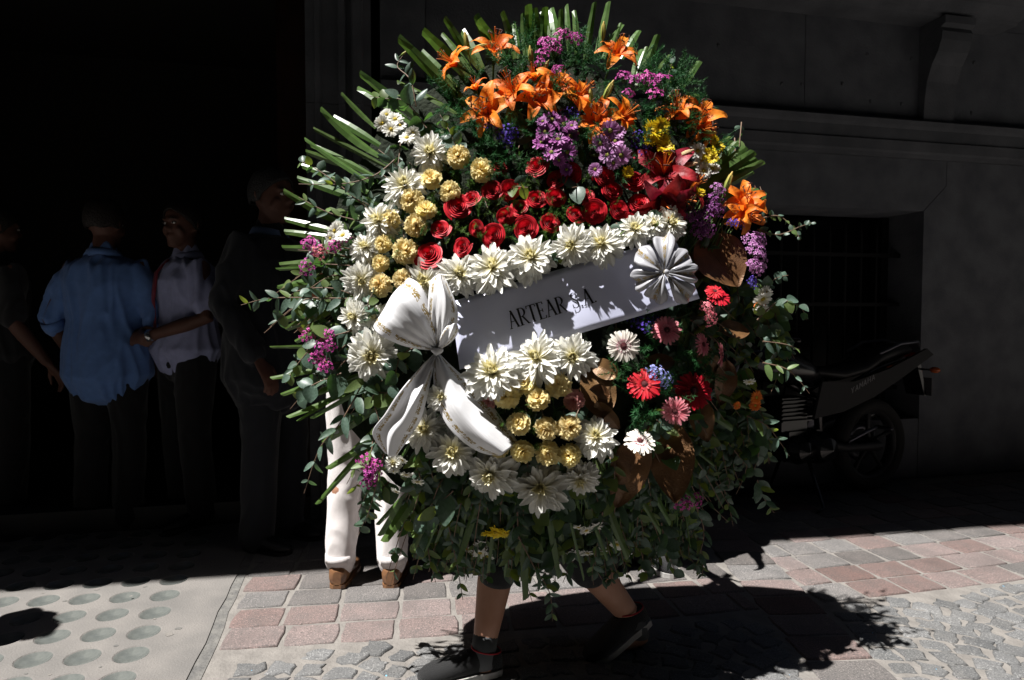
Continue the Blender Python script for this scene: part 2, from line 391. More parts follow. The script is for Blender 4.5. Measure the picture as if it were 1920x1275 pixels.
# doorway, its timber lining, hall behind
tL = -4.2
q = MB(); q.box(tD-.10, tD-.004, .06, .34, .12, 3.4); bpart('door_lining', q, WOOD, bev=.01)
q = MB(); q.box(tD-.14, tD-.104, .10, .40, .12, 3.4); bpart('door_lining', q, WOOD, bev=.01)
for za, zb in ((3.4,4.2),(4.2,5.4)): blk(tL, tD-.003, za, zb)
for za, zb in ((0,1.1),(1.1,2.2),(2.2,3.4),(3.4,5.4)): blk(tL-2.2, tL, za, zb)
blk(tL-9, tL-2.2, 0, 5.4)
blk(6.0, 14, 0, 5.4)
q = MB(); q.box(tL, tD-.004, -.02, 3.2, -.02, .12); bpart('door_step', q, mat('worn_marble_step', (.04,.04,.04), .5, (.025,.025,.025), 5), bev=.012)
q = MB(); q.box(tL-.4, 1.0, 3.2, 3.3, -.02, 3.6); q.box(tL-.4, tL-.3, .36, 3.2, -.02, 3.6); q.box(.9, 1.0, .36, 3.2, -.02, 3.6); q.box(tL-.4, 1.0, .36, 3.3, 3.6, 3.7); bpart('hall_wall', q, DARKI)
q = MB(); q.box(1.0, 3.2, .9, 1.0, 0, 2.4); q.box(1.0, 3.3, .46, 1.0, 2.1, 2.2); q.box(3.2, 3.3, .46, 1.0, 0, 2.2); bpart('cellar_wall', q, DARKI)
for i in range(2):      # open door leaves inside the doorway
    q = MB(); x = tD-.16-i*.001 if i == 0 else tL+.05; q.box(x-.05, x, .42, 1.25, .13, 3.3)
    for z in (.3, 1.2, 2.2): q.box(x-.06, x-.05, .5, 1.17, z, z+.75)
    bpart('door_leaf', q, WOOD, bev=.006)
# upper storey and an unseen, added cornice whose shade covers the facade
q = MB(); q.box(tL-26, 22, 0, .5, 5.81, 31); bpart('upper_wall', q, STONE)
for k in range(14):
    for fz in (6.8, 11.2):
        q = MB(); x = -26+k*3.3; q.box(x, x+1.3, -.012, .0, fz, fz+2.6); bpart('upper_window', q, BLACKM)
opp = empty('opposite_building', (0, -5.2, 0), R(6), label='tall plain stone building across the narrow street, behind the viewpoint', cat='building')
OPM = mat('opposite_stone', (.06,.064,.07), .85, (.045,.048,.052), 2)
q = MB(); q.box(-45, 40, -6, 0, 0, 31); bpart('wall', q, OPM, par=opp)  # unseen house opposite, raised this high to block skylight
for nm_, x0_, lab_ in (('sky_blocking_building', -44, 'plain unseen building added at the far left street end to block skylight'), ('sky_blocking_building', 30, 'plain unseen building added at the far right street end to block skylight')):
    eb_ = empty(nm_, (x0_, 0, 0), 0, label=lab_, cat='building'); q = MB(); q.box(-4, 0, -14, 16, 0, 29) if x0_ < 0 else q.box(0, 4, -14, 16, 0, 29); bpart('wall', q, OPM, par=eb_)  # unseen blocks added to close off bright sky at the street ends
    for k in range(7):
        for fz in (1.2, 5.6, 10.0, 14.4): q = MB(); q.box(0 if x0_ < 0 else -.012, .012 if x0_ < 0 else 0, -11+k*3.6, -9.6+k*3.6, fz, fz+2.5); bpart('window', q, BLACKM, par=eb_)
for k in range(22):
    for fz in (1.2, 5.6, 10.0, 14.4, 18.8):
        q = MB(); x = -42+k*3.6; q.box(x, x+1.4, 0, .012, fz, fz+2.5); bpart('window', q, BLACKM, par=opp)
OV = 1.37
q = MB(); q.prism([(tL-26, a, b) for a, b in [(1.7,5.4),(-.3,5.4),(-.35,5.5),(-OV+.05,5.55),(-OV,5.6),(-OV,5.8),(1.7,5.8)]], (48-tL,0,0)); oc_ = bpart('shade_cornice', q, STONE2); oc_.matrix_basis = Matrix.Translation((-5.7,0,0)) @ Matrix.Rotation(R(-2.7), 4, 'Z') @ Matrix.Translation((5.7,0,0))  # added overhang; projection and slight turn set the shadow edge on the pavement
q = MB(); q.box(tL-26, tL-9.002, 0, .5, 0, 5.398); q.box(14.002, 22, 0, .5, 0, 5.398); bpart('side_wall', q, STONE)
# ================================================================== flower stand
def gau(x, y, cx, cy, sx, sy): return math.exp(-((x-cx)/sx)**2-((y-cy)/sy)**2)
def depth(x, y):
    u, v = (x-985)/490, (y-565)/560; r2 = min(1, u*u+v*v)
    z = CH+(YH-y)/600
    D = 2.04+.16*(z-1.0)-.18*math.sqrt(1-r2)
    D += -.045*gau(x, y, 1060, 190, 230, 90)+.03*gau(x, y, 1050, 560, 230, 70)-.05*gau(x, y, 1000, 770, 170, 90)
    D += .15*sm(880, 1060, y)+.06*sm(1120, 1400, x)*sm(500, 800, y)
    return D
def wp(x, y, off=0): return pix(x, y, depth(x, y)-off)
def wn(x, y):
    a = wp(x+12, y)-wp(x-12, y); b = wp(x, y-12)-wp(x, y+12); n = a.cross(b)
    return n.normalized() if n.y < 0 else -n.normalized()
WB = Vector((.02, 2.15, 0))
wre = empty('floral_wreath', WB, label='huge round funeral wreath of mixed bright flowers, palm and eucalyptus carried upright', cat='wreath')
WI = Matrix.Translation(-WB)
def wobj(name, me, M, par=None, **k):
    if par is None: return obj(name, me, wre, WI @ M, **k)
    return obj(name, me, par, M, **k)
ORI = lambda n, a=.25: (Vector(n)+Vector((random.uniform(-a,a), random.uniform(-a,a)*.4, random.uniform(-a,a)))).normalized()
# ---- petal materials
WHT = mat('white_petal', (.8,.8,.74), .55, uvgrad=[(0,(.60,.52,.20)),(.3,(.72,.68,.48)),(.55,(.78,.76,.68)),(1,(.80,.80,.76))], trans=.32, sheen=.1)
CRM = mat('cream_inner_petal', (.8,.72,.35), .55, uvgrad=[(0,(.58,.46,.12)),(.6,(.80,.72,.38)),(1,(.84,.80,.56))], trans=.25)
PEA = mat('peach_petal', (.78,.52,.27), .6, uvgrad=[(0,(.86,.46,.17)),(.35,(.92,.70,.29)),(1,(.92,.81,.44))], trans=.48, objrand=.08)
PNK = mat('pale_pink_petal', (.7,.3,.3), .6, uvgrad=[(0,(.6,.15,.15)),(1,(.72,.38,.36))], trans=.22)
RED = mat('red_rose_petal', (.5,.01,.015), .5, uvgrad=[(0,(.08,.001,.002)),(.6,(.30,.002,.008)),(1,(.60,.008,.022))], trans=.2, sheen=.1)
ORG = mat('orange_petal', (.8,.2,.02), .5, rgb2=(.80,.13,.01), nscale=7, nmix=(.5,.8), bump=.25, bscale=14, uvgrad=[(0,(.65,.13,.01)),(.3,(.86,.20,.012)),(.8,(.90,.27,.03)),(1,(.88,.32,.07))], trans=.38, objrand=.10)
CRL = mat('crimson_petal', (.35,.02,.03), .5, rgb2=(.16,.006,.012), nscale=6, bump=.25, bscale=14, uvgrad=[(0,(.22,.01,.01)),(.4,(.30,.010,.022)),(1,(.42,.03,.05))], trans=.15, objrand=.1)
ANT = mat('dark_anther', (.05,.012,.005), .7); STM = mat('stamen', (.6,.16,.02), .5)
BUD = mat('green_bud', (.22,.28,.05), .45, uvgrad=[(0,(.12,.22,.04)),(.5,(.30,.34,.08)),(1,(.55,.38,.10))], trans=.1)
BUDC = mat('cream_bud', (.6,.5,.3), .45, uvgrad=[(0,(.25,.22,.06)),(.5,(.62,.52,.28)),(1,(.6,.4,.25))], trans=.1)
YEL = mat('yellow_petal', (.8,.62,.02), .5, uvgrad=[(0,(.65,.38,.01)),(1,(.88,.72,.03))], trans=.35)
LIL = mat('lilac_petal', (.5,.22,.5), .5, uvgrad=[(0,(.28,.07,.25)),(.5,(.45,.17,.42)),(1,(.56,.30,.54))], trans=.32, objrand=.12)
PUR = mat('purple_petal', (.3,.07,.3), .5, uvgrad=[(0,(.15,.03,.15)),(1,(.36,.10,.34))], trans=.25, objrand=.15)
MAG = mat('magenta_petal', (.5,.06,.35), .5, uvgrad=[(0,(.35,.03,.2)),(1,(.55,.08,.38))], trans=.25, objrand=.15)
BLU = mat('violet_blue_petal', (.07,.03,.35), .6, trans=.15, rgb2=(.13,.07,.5), nscale=90)
BLU2 = mat('pale_blue_petal', (.22,.24,.62), .6, trans=.15, rgb2=(.35,.38,.7), nscale=90)
DSC = mat('daisy_disc', (.55,.36,.03), .8, (.35,.30,.03), 200, bump=.5, bscale=500)
GDSC = mat('green_disc', (.12,.14,.02), .8, (.25,.22,.04), 200, bump=.5, bscale=500)
GPK = mat('pink_gerbera_petal', (.75,.2,.25), .5, uvgrad=[(0,(.55,.08,.12)),(.5,(.74,.20,.25)),(1,(.78,.32,.36))], trans=.22)
GWH = mat('white_gerbera_petal', (.75,.68,.6), .5, uvgrad=[(0,(.55,.12,.22)),(.28,(.62,.2,.3)),(.42,(.76,.68,.62)),(1,(.78,.75,.68))], trans=.22)
GRD = mat('red_gerbera_petal', (.6,.01,.02), .5, uvgrad=[(0,(.4,.03,.03)),(1,(.6,.012,.03))], trans=.18)
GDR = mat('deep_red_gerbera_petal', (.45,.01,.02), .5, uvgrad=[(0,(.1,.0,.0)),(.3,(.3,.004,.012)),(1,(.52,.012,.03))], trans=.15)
GCN = mat('gerbera_centre', (.05,.01,.015), .9, (.16,.04,.04), 300, bump=.6, bscale=600)
LF = mat('leaf_green', (.035,.075,.02), .45, (.05,.10,.025), 25, trans=.3, tcol=(.16,.34,.03), objrand=.15)
EUC = mat('eucalyptus_leaf', (.045,.078,.056), .42, (.085,.13,.10), 9, spec=.35, trans=.2, tcol=(.13,.30,.05), objrand=.2)
EUY = mat('young_eucalyptus_leaf', (.08,.14,.04), .45, (.13,.18,.07), 18, trans=.35, tcol=(.35,.45,.04), objrand=.15)
PLM = mat('palm_leaf', (.06,.115,.025), .30, (.085,.145,.04), 12, spec=.5, trans=.25, tcol=(.16,.32,.04), objrand=.15)
FRN = mat('asparagus_fern', (.016,.075,.022), .6, (.03,.13,.03), 9, trans=.25, objrand=.2)
FRL = mat('light_asparagus_fern', (.05,.12,.02), .6, (.09,.18,.03), 9, trans=.3, objrand=.2)
STE = mat('woody_stem', (.14,.09,.06), .6); STG = mat('green_stem', (.07,.13,.03), .5)
MOS = mat('dark_moss_backing', (.005,.009,.003), .95, (.009,.014,.005), 40, bump=1, bscale=60)
GLD = mat('gilded_leaf', (.17,.085,.035), .36, (.10,.05,.022), 3.5, spec=.5, metal=.3, bump=.2, bscale=50, detail=9, objrand=.12)
# ---- petal shapes.  petal along +x from the origin, +z is its upper face
def petal(mb, L, Wd, pitch, az, curl=.6, cup=.15, tip=.5, base=.3, z0=0, r0=0, twist=0, mi=0, ns=5, nw=3, frill=0, notch=0, peak=.6):
    P = []; a = pitch; x, z = r0, z0
    for j in range(ns):
        t = j/(ns-1)
        if j: a -= curl/(ns-1); x += math.cos(a)*L/(ns-1); z += math.sin(a)*L/(ns-1)
        w = Wd*.5*((base+(1-base)*sm(0, peak, t)) if t < peak else (1-(1-tip)*((t-peak)/(1-peak))**1.8))
        row = []
        for i in range(nw):
            s = -1+2*i/(nw-1); c = abs(s)**1.6*cup*w*2
            f = random.uniform(-frill, frill)*t
            xx = x-math.sin(a)*c+f*.4; zz = z+math.cos(a)*c+f
            if notch and j == ns-1: xx -= notch*(1-abs(s))*L if notch > 0 else notch*abs(s)*L*-1
            y = s*w+twist*t*t*w
            row.append(Vector((xx, y, zz)))
        P.append(row)
    ca, sa = math.cos(az), math.sin(az)
    mb.grid([[Vector((p.x*ca-p.y*sa, p.x*sa+p.y*ca, p.z)) for p in row] for row in P], mi=mi)
J = lambda a: random.uniform(-a, a)
def mum(seed):      # unit diameter 1, big decorative chrysanthemum
    random.seed(seed); A = MB(); C = MB()
    k = 0
    for ring, (nP, L, w, pit, r0, z0, cu) in enumerate([(20,.47,.150,-.18,.03,-.05,.35),(22,.49,.148,.04,.03,-.02,.45),(22,.46,.140,.24,.03,.0,.5),(20,.41,.125,.46,.02,.03,.5),(18,.35,.10,.68,.02,.05,.4)]):
        for i in range(nP):
            k += 1
            petal(A, L*(1+J(.2)), w*(1+J(.25)), pit+J(.3)+.12*math.sin(seed*2+i*.8), 2*math.pi*(i+.5*(ring%2))/nP+J(.16), cu+J(.35), .30, .28, .42, z0, r0, J(.8), ns=7, nw=5, frill=.013, peak=.68)
    for nP, L, w, pit in ((14,.29,.08,.86),(13,.25,.07,1.05),(11,.20,.06,1.28)):
        for i in range(nP): petal(C, L*(1+J(.15)), w, pit+J(.15), 2*math.pi*i/nP+J(.3), -.5+J(.3), .3, .3, .4, .05, .01, ns=4, nw=3)
    return A.mesh('petals', WHT), C.mesh('flower_centre', CRM)
def carnation(seed, m):
    random.seed(seed); A = MB()
    for ring, (nP, L, w, pit) in enumerate([(11,.50,.36,-.1),(12,.49,.33,.2),(11,.46,.30,.5),(10,.44,.27,.78),(8,.42,.24,1.05),(6,.40,.2,1.25),(4,.38,.16,1.45)]):
        for i in range(nP):
            petal(A, L*(1+J(.1)), w*(1+J(.2)), pit+J(.15), 2*math.pi*(i+.5*(ring%2))/nP+J(.25), .5+J(.45), .10, .95, .2, -.06, .0, J(.4), ns=6, nw=8, frill=.05, peak=.9)
    A.tube([(0,0,-.5),(0,0,-.1)], [.09,.13], 8, 1); return A.mesh('carnation', [m, STG])
def rose(seed, m=None):
    random.seed(seed); A = MB(); n = 20
    for k in range(n):
        t = k/(n-1); rad = .035+.36*t**1.05; h = .36-.15*t**1.5; az = k*2.2+J(.25); span = 3.6-1.3*t; op = .02+.08*t
        nu, nv = 10, 8; P = []
        for j in range(nv):
            v = j/(nv-1); row = []
            for i in range(nu):
                s = -1+2*i/(nu-1); ang = az+s*span/2
                belly = rad*(.45+.62*math.sin(min(1, v*1.15)*math.pi*.5)); roll = op*sm(.78,1,v)
                r = belly-rad*.10*sm(.55,.85,v)*(1-t)+roll
                r *= 1+.07*s; zz = -.22+(h+.22)*v-.05*abs(s)**4*v-.055*sm(.85,1,v)*(.4+t)+.012*math.sin(s*5+k)*v
                row.append((math.cos(ang)*r, math.sin(ang)*r, zz))
            P.append(row)
        A.grid(P)
    return A.mesh('rose', [m or RED, LF])
def lily_petal(seed, m, closed=0):
    random.seed(seed); A = MB(); Wd = .25+J(.03); P = []; L = .62+J(.04); a = 1.02-closed*-.3; curl = 1.75-closed; x, z = .02, -.2; ns = 12
    for j in range(ns):
        t = j/(ns-1)
        if j: a -= curl*(t**1.4-((j-1)/(ns-1))**1.4); x += math.cos(a)*L/(ns-1); z += math.sin(a)*L/(ns-1)
        w = Wd*.5*max(.04, math.sin(math.pi*(.10+.88*t**.85)))**.8; row = []
        for i in range(7):
            s = -1+2*i/6; c = (.35*abs(s)**1.8-.06*(1-abs(s))**4)*w*(1.4-t); rip = .016*math.sin(t*11+s*2+seed)*abs(s)**2
            row.append(Vector((x-math.sin(a)*(c+rip), s*w, z+math.cos(a)*(c+rip))))
        P.append(row)
    A.grid(P); return A.mesh('petal', m)
def stamens(seed):
    random.seed(seed); A = MB()
    for i in range(6):
        az = i*1.047+J(.2); r = .13+J(.03); p1 = Vector((math.cos(az)*r, math.sin(az)*r, .30+J(.04)))
        A.tube([(0,0,-.15), p1*.55+Vector((0,0,.02)), p1], [.009,.008,.006], 5)
        d = Vector((-math.sin(az), math.cos(az), J(.5))).normalized()*.045; A.tube([p1-d, p1, p1+d], [.008,.014,.008], 6, 1)
    A.tube([(0,0,-.15),(.01,.01,.2),(.03,.0,.38)], [.012,.011,.016], 6, 0); return A.mesh('stamens', [STM, ANT])
def daisy(seed, mp, mc, nP=17, w=.15, cone=.0, layers=2):
    random.seed(seed); A = MB()
    for l in range(layers):
        for i in range(nP): petal(A, .46*(1-.14*l)*(1+J(.1)), w*(1+J(.15)), .15+.22*l-cone+J(.16), 2*math.pi*(i+.5*l)/nP+J(.1), .3+J(.2), .15, .5, .45, .0, .03, J(.3), ns=4, nw=3)
    A.ball((0,0,.035), (.12,.12,.06), 10, 1)
    return A.mesh('daisy', [mp, mc])
def gerbera(seed, mp):
    random.seed(seed); A = MB(); C = MB()
    for l, (nP, L, w, pit) in enumerate([(22,.50,.115,.08),(20,.45,.105,.2),(26,.17,.035,.55)]):
        for i in range(nP): petal(A, L*(1+J(.06)), w*(1+J(.1)), pit+J(.1), 2*math.pi*(i+.5*l)/nP+J(.07), .35+J(.15), .16, .55, .5, .0, .06, J(.2), ns=5, nw=3)
    C.ball((0,0,.03), (.10,.10,.05), 14)
    for i in range(26):
        a = i*2*math.pi/26; C.tube([(math.cos(a)*.09, math.sin(a)*.09, .03), (math.cos(a)*.115, math.sin(a)*.115, .085)], [.008,.004], 4)
    return A.mesh('petals', mp), C.mesh('flower_centre', GCN)
def spray(seed, m, n=16, fl=.22, shape=(.5,.5,.25), pet=5, w=.6):   # a head of small florets
    random.seed(seed); A = MB()
    for k in range(n):
        a = k*2.4; r = math.sqrt((k+.5)/n); p = Vector((math.cos(a)*r*shape[0]+J(.04), math.sin(a)*r*shape[1]+J(.04), (1-r*r)*shape[2]+J(.07)))
        q = MB(); 
        for i in range(pet): petal(q, fl*.55, fl*w*.6, .5+J(.3), i*2*math.pi/pet+k, .7, .25, .4, .4, ns=3, nw=3)
        A.add(q, frame(p, Vector((p.x*1.3+J(.3), p.y*1.3+J(.3), .6)), k))
        if k % 2 == 0: A.tube([p*.2+Vector((0,0,-.5)), p+Vector((0,0,-.02))], [.012,.008], 4, 1)
    return A.mesh('blossom_spray', [m, STG])
MUMS = [mum(s) for s in range(1,9)]; CARN = [carnation(s, PEA) for s in (1,2,3,4)]; CARP = carnation(9, PNK); CARR = carnation(10, RED)
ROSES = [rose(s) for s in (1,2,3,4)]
LPO = [lily_petal(s, ORG) for s in range(5)]; LPC = [lily_petal(s, CRL) for s in range(4)]; STAM = [stamens(s) for s in (1,2,3)]
DWH = [daisy(s, WHT, DSC) for s in (1,2,3)]; DYE = [daisy(s, YEL, DSC, 20, .13, -.15) for s in (1,2)]; DLI = [daisy(s, LIL, GDSC) for s in (1,2,3)]; DPU = [daisy(s, PUR, GDSC) for s in (1,2,3)]
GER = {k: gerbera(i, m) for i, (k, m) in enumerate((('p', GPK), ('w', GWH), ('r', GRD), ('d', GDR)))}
SMAG = [spray(s, MAG) for s in (1,2,3)]; SLIL = [spray(s, LIL, 20) for s in (1,2)]; SBLU = [spray(s, BLU, 22, .16, (.5,.5,.25), 5) for s in (1,2)]; SBL2 = spray(5, BLU2, 22, .17); SPUR = [spray(s, PUR, 22) for s in (7,8)]; SRPK = spray(9, GPK, 14, .25)
random.seed(5)
def put(name, meshes, x, y, d, off=.03, tilt=.3, toward=None, par=None, nrm=None, label=None, sub=None):
    D = depth(x, y)-off; s = d*D/FPX
    n = nrm or (wn(x, y)*.55+Vector((-.10,-.75,.22))).normalized()
    n = ORI(n, tilt); M = frame(pix(x, y, D), n, random.uniform(0, 6.28), s)
    if isinstance(meshes, tuple):
        o = wobj(name, meshes[0], M, label=label); obj(sub or 'flower_centre', meshes[1], o)
    else: o = wobj(name, meshes, M, label=label)
    return o
# ---- moss core: a domed disc, coloured near black so gaps read as shade
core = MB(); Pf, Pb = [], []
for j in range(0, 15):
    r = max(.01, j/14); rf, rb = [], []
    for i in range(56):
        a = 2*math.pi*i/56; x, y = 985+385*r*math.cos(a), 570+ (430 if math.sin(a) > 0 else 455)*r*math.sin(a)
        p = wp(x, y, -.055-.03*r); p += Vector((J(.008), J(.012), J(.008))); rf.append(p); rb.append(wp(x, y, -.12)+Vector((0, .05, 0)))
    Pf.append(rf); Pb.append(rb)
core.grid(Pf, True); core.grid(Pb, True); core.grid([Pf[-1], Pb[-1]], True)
wobj('dark_moss_backing', core.mesh('dark_moss_backing', MOS), Matrix())
bw = mat('raw_pine', (.30,.19,.10), .6, (.2,.12,.06), 8)
for sx in (-.28, .30):                          # rear legs of the stand and a cross bar
    q = MB(); a, b = Vector((sx*.5, 2.36, 1.9)), Vector((sx, 2.20, .33)); q.tube([a, b], [(.014,.022)]*2, 4, cap=False); wobj('stand_leg', q.mesh('stand_leg', bw, False), Matrix())
q = MB(); q.box(-.42, .46, 2.26, 2.285, 1.22, 1.262); wobj('carrying_bar', q.mesh('carrying_bar', bw, False), Matrix())
# ---- chrysanthemums
for k, (x, y, d) in enumerate([(807,288,74),(759,350,84),(713,415,72),(686,466,66),(679,527,66),(667,593,58),(706,596,56),(797,530,84),(697,666,88),(796,806,88),(849,847,86),(861,516,84),(924,505,90),(995,486,88),(1074,460,84),(1128,459,80),(1190,433,72),(1224,424,60),(1254,420,66),(925,700,102),(1008,674,100),(1073,669,82),(922,886,86),(1014,915,88),(1089,897,70),(1116,820,84),(738,868,36),(828,742,52)]):
    lo = 660 < y < 780; put('chrysanthemum', MUMS[(k*3) % 8], x, y, d*random.uniform(.92,1.14), .10 if lo else (.105 if 1260 > x > 840 and y < 520 else .06), .36)
# ---- carnations
for k, (x, y, d) in enumerate([(859,293,38),(903,318,42),(808,333,34),(843,359,40),(771,376,38),(798,392,36),(731,412,36),(780,423,36),(717,457,32),(713,493,30),(761,470,42),(711,535,38),(755,523,36),(984,717,42),(1047,720,46),(949,744,42),(1008,747,40),(972,793,44),(1023,806,40),(1069,801,40),(936,838,36),(981,847,44),(1028,851,42),(1066,854,40)]):
    put('carnation', CARN[k % 4], x, y, d*random.uniform(1.0,1.24), .08, .4)
put('carnation', CARP, 1076, 750, 40, .05, label='pale pink carnation'); put('carnation', CARP, 916, 753, 30, .05, label='pale pink carnation')
put('carnation', CARR, 938, 315, 30, .05, label='small red carnation')
# ---- roses
for k, (x, y, d) in enumerate([(924,360,36),(957,357,34),(859,391,46),(885,375,36),(827,432,36),(806,483,50),(896,428,34),(928,442,40),(869,464,40),(948,406,36),(987,429,42),(1029,421,42),(1004,376,38),(1041,371,36),(1079,404,36),(1114,398,40),(1070,329,38),(1008,316,40),(1130,334,44),(1146,360,36),(1187,343,40),(1197,385,38),(1181,415,30),(1094,369,36),(975,392,30),(1158,395,36),(1045,340,34)]):
    put('rose', ROSES[k % 4], x, y, d*random.uniform(.98,1.22), .055, .38)
# ---- lilies
def lily(x, y, d, n, petals, off=.09, roll=None, label=None):
    D = depth(x, y)-off; s = d*1.32*D/FPX
    e = wobj('lily', None, frame(pix(x, y, D), Vector(n), random.uniform(0, 6.28) if roll is None else roll, s), label=label)
    for i in range(6): obj('petal', petals[(i*3+int(x)) % len(petals)], e, Matrix.Rotation(i*math.pi/3+J(.12), 4, 'Z') @ Matrix.Rotation(J(.25)+(.12 if i % 2 else 0), 4, 'Y'))
    obj('stamens', STAM[int(x) % 3], e)
    q = MB(); q.tube([(0,0,-.2),(0,0,-.35),(-.03,.02,-.8)], [.05,.03,.022], 6); obj('stalk', q.mesh('stalk', STG), e)
for x, y, d, n in [(928,85,66,(.1,-.75,.65)),(845,114,58,(-.75,-.45,.35)),(957,163,72,(-.25,-.7,.5)),(1008,180,66,(.1,-.9,.1)),(1048,160,70,(.25,-.8,.3)),(909,206,76,(-.2,-.8,.1)),(1092,172,60,(.5,-.6,.4)),(1159,92,64,(.25,-.8,.45)),(1119,220,80,(0,-.85,.25)),(1174,214,62,(.5,-.65,.3)),(1268,200,62,(-.2,-.55,.7)),(1312,218,72,(.2,-.8,.4)),(1322,240,52,(.5,-.7,-.1)),(1398,372,66,(-.1,-.8,.4)),(1404,402,62,(.15,-.8,-.3)),(1000,140,44,(-.2,-.4,.8)),(890,160,36,(-.3,-.4,.7)),(1388,395,48,(-.6,-.6,0))]:
    lily(x, y, d, n, LPO)
for x, y, d, n in [(1246,316,96,(-.15,-.85,.3)),(1300,348,60,(.45,-.6,.4)),(1244,380,84,(0,-.6,-.6)),(1280,372,60,(.5,-.6,-.3))]: lily(x, y, d, n, LPC, .09, label='dark crimson lily')
def bud(m):
    A = MB(); A.tube([(0,0,-.5),(0,0,-.3),(0,0,0),(0,0,.3),(0,0,.5)], [.05,.13,.17,.13,.05], 10)
    for i in range(6): a = i*1.047; A.tube([(math.cos(a)*.12, math.sin(a)*.12, -.35),(math.cos(a)*.165, math.sin(a)*.165, 0),(math.cos(a)*.12, math.sin(a)*.12, .35)], [.02,.03,.02], 5)
    A.v = [(p[0]*.8, p[1]*.8, p[2]) for p in A.v]
    # uv v along length
    A.uv = [tuple((0.5, min(1, max(0, A.v[i][2]+.5))) for i in f) for f in A.f]
    A.tube([(0,0,-.5),(.02,0,-.8),(.06,0,-1.1)], [.04,.035,.03], 6, 1); return A.mesh('lily_bud', [m, STG])
BG, BC = bud(BUD), bud(BUDC)
for x, y, L, ang, m in [(875,80,36,100,BG),(900,87,26,10,BG),(995,107,36,95,BG),(1021,128,30,60,BG),(1131,59,32,88,BG),(1140,171,40,62,BG),(1108,181,30,95,BG),(1365,343,40,72,BG),(1283,288,34,20,BC),(1289,309,34,8,BC),(1411,390,26,-20,BG),(1330,248,26,-5,BG),(757,100,14,30,BG)]:
    D = depth(x, y)-.10; a = R(ang); wobj('lily_bud', m, frame(pix(x, y, D), (math.cos(a), -.25, math.sin(a)), J(3), L*D/FPX))
# ---- small flowers
def many(name, meshes, pts, d, off=.06, tilt=.45, nrm=None, label=None):
    for k, (x, y, *e) in enumerate(pts): put(name, meshes[k % len(meshes)], x, y, (e[0] if e else d)*1.1, off+J(.01), tilt, nrm=nrm, label=label)
many('daisy', DPU, [(1035,225),(1057,234),(1023,247),(1046,262),(1034,286),(1064,285),(1016,268),(1070,256),(1072,236,24),(1018,228,24),(1048,300,24),(1062,318,24)], 34, .09, label='purple daisy')
many('daisy', DLI, [(1144,245,38),(1154,265),(1139,291),(1165,291,36),(1126,269),(1116,318,26),(1150,305,26),(1160,248,26)], 33, .1, label='lilac daisy')
many('daisy', DYE, [(1223,245,40),(1238,236),(1240,258),(1247,277),(1218,262,26),(1345,277,26),(1335,296,24),(1326,288,22),(1301,358,20),(1313,362,18),(1177,322,22),(1340,262,16)], 32, .09, label='yellow daisy')
many('daisy', DWH, [(1308,283),(1316,299),(1335,316),(1319,320),(1300,270,22),(717,232),(741,224),(733,243),(725,215,24),(763,259),(774,250,26),(750,235,24),(628,433),(643,442),(633,424,22),(620,447,22)], 30, .08, label='white daisy')
many('daisy', DWH, [(762,889,26),(783,903,24),(744,921,24),(738,882,24),(755,862,20),(876,1028),(900,1036),(914,1042),(902,1020),(1079,1040,34),(1123,1031,30),(1157,1020,30),(1099,994,26),(1118,987,26),(1085,988,22),(1102,1036,24),(1430,560,34),(1427,580,28),(1436,548,24),(1405,715,22)], 29, .06, .35, (-.1,-.5,-.62), label='white daisy seen from the side')
many('daisy', DYE, [(929,997,32),(915,999,26),(944,998,24)], 30, .06, .2, (0,-.5,-.6), label='yellow daisy')
many('daisy', [daisy(33, ORG, DSC)], [(1418,745,26),(1416,760,22),(1425,575,22),(1382,760,16)], 24, .05, label='small orange daisy')
many('blossom_spray', SMAG, [(1027,83,40),(1060,68,40),(1081,73,28),(1038,93,34),(1018,100,26),(1012,118,22),(1170,142,26),(1190,152,36),(1215,148,38),(1238,152,38),(1228,175,30),(1045,130,22),(1180,176,22)], 34, .12, .4, (-.1,-.6,.7), label='pink purple blossom spray')
many('blossom_spray', SMAG, [(580,456,30),(590,466,28),(574,502,30),(646,451,24),(627,462,24),(578,632,28),(599,653,30),(614,629,26),(617,648,24),(596,671,28),(611,686,28),(685,868,32),(697,886,34),(691,902,28),(706,870,24),(1280,940,32),(1305,938,26)], 28, .08, .5, label='magenta blossom spray')
many('blossom_spray', [SRPK], [(599,472,26),(1330,582,26),(1333,597,28),(1322,575,20)], 26, .08, label='salmon pink blossom spray')
many('blossom_spray', SLIL, [(1412,451,36),(1424,449,28),(1418,470,34),(1424,486,32),(1421,502,26),(1412,495,22),(1347,355,28)], 30, .09, label='pale pink blossom spray')
many('blossom_spray', SPUR, [(1335,380,36),(1314,415,38),(1325,400,34),(1311,432,30),(1296,402,30),(1345,395,26),(1328,430,28)], 34, .06, label='dull purple blossom spray')
many('blossom_spray', SBLU, [(945,250,38),(960,248,30),(950,266,26),(915,236,18),(1198,262,34),(1212,272,28),(1205,290,24),(1085,225,26),(1060,210,22),(1078,208,18),(1190,600,30),(1210,608,34),(1225,600,22),(1385,420,22),(1372,417,18),(1410,528,20),(1414,534,18)], 30, .07, label='violet blue blossom spray')
many('blossom_spray', [SBL2], [(1232,703,36),(1248,712,30),(1222,696,24)], 30, .09, label='pale blue blossom spray')
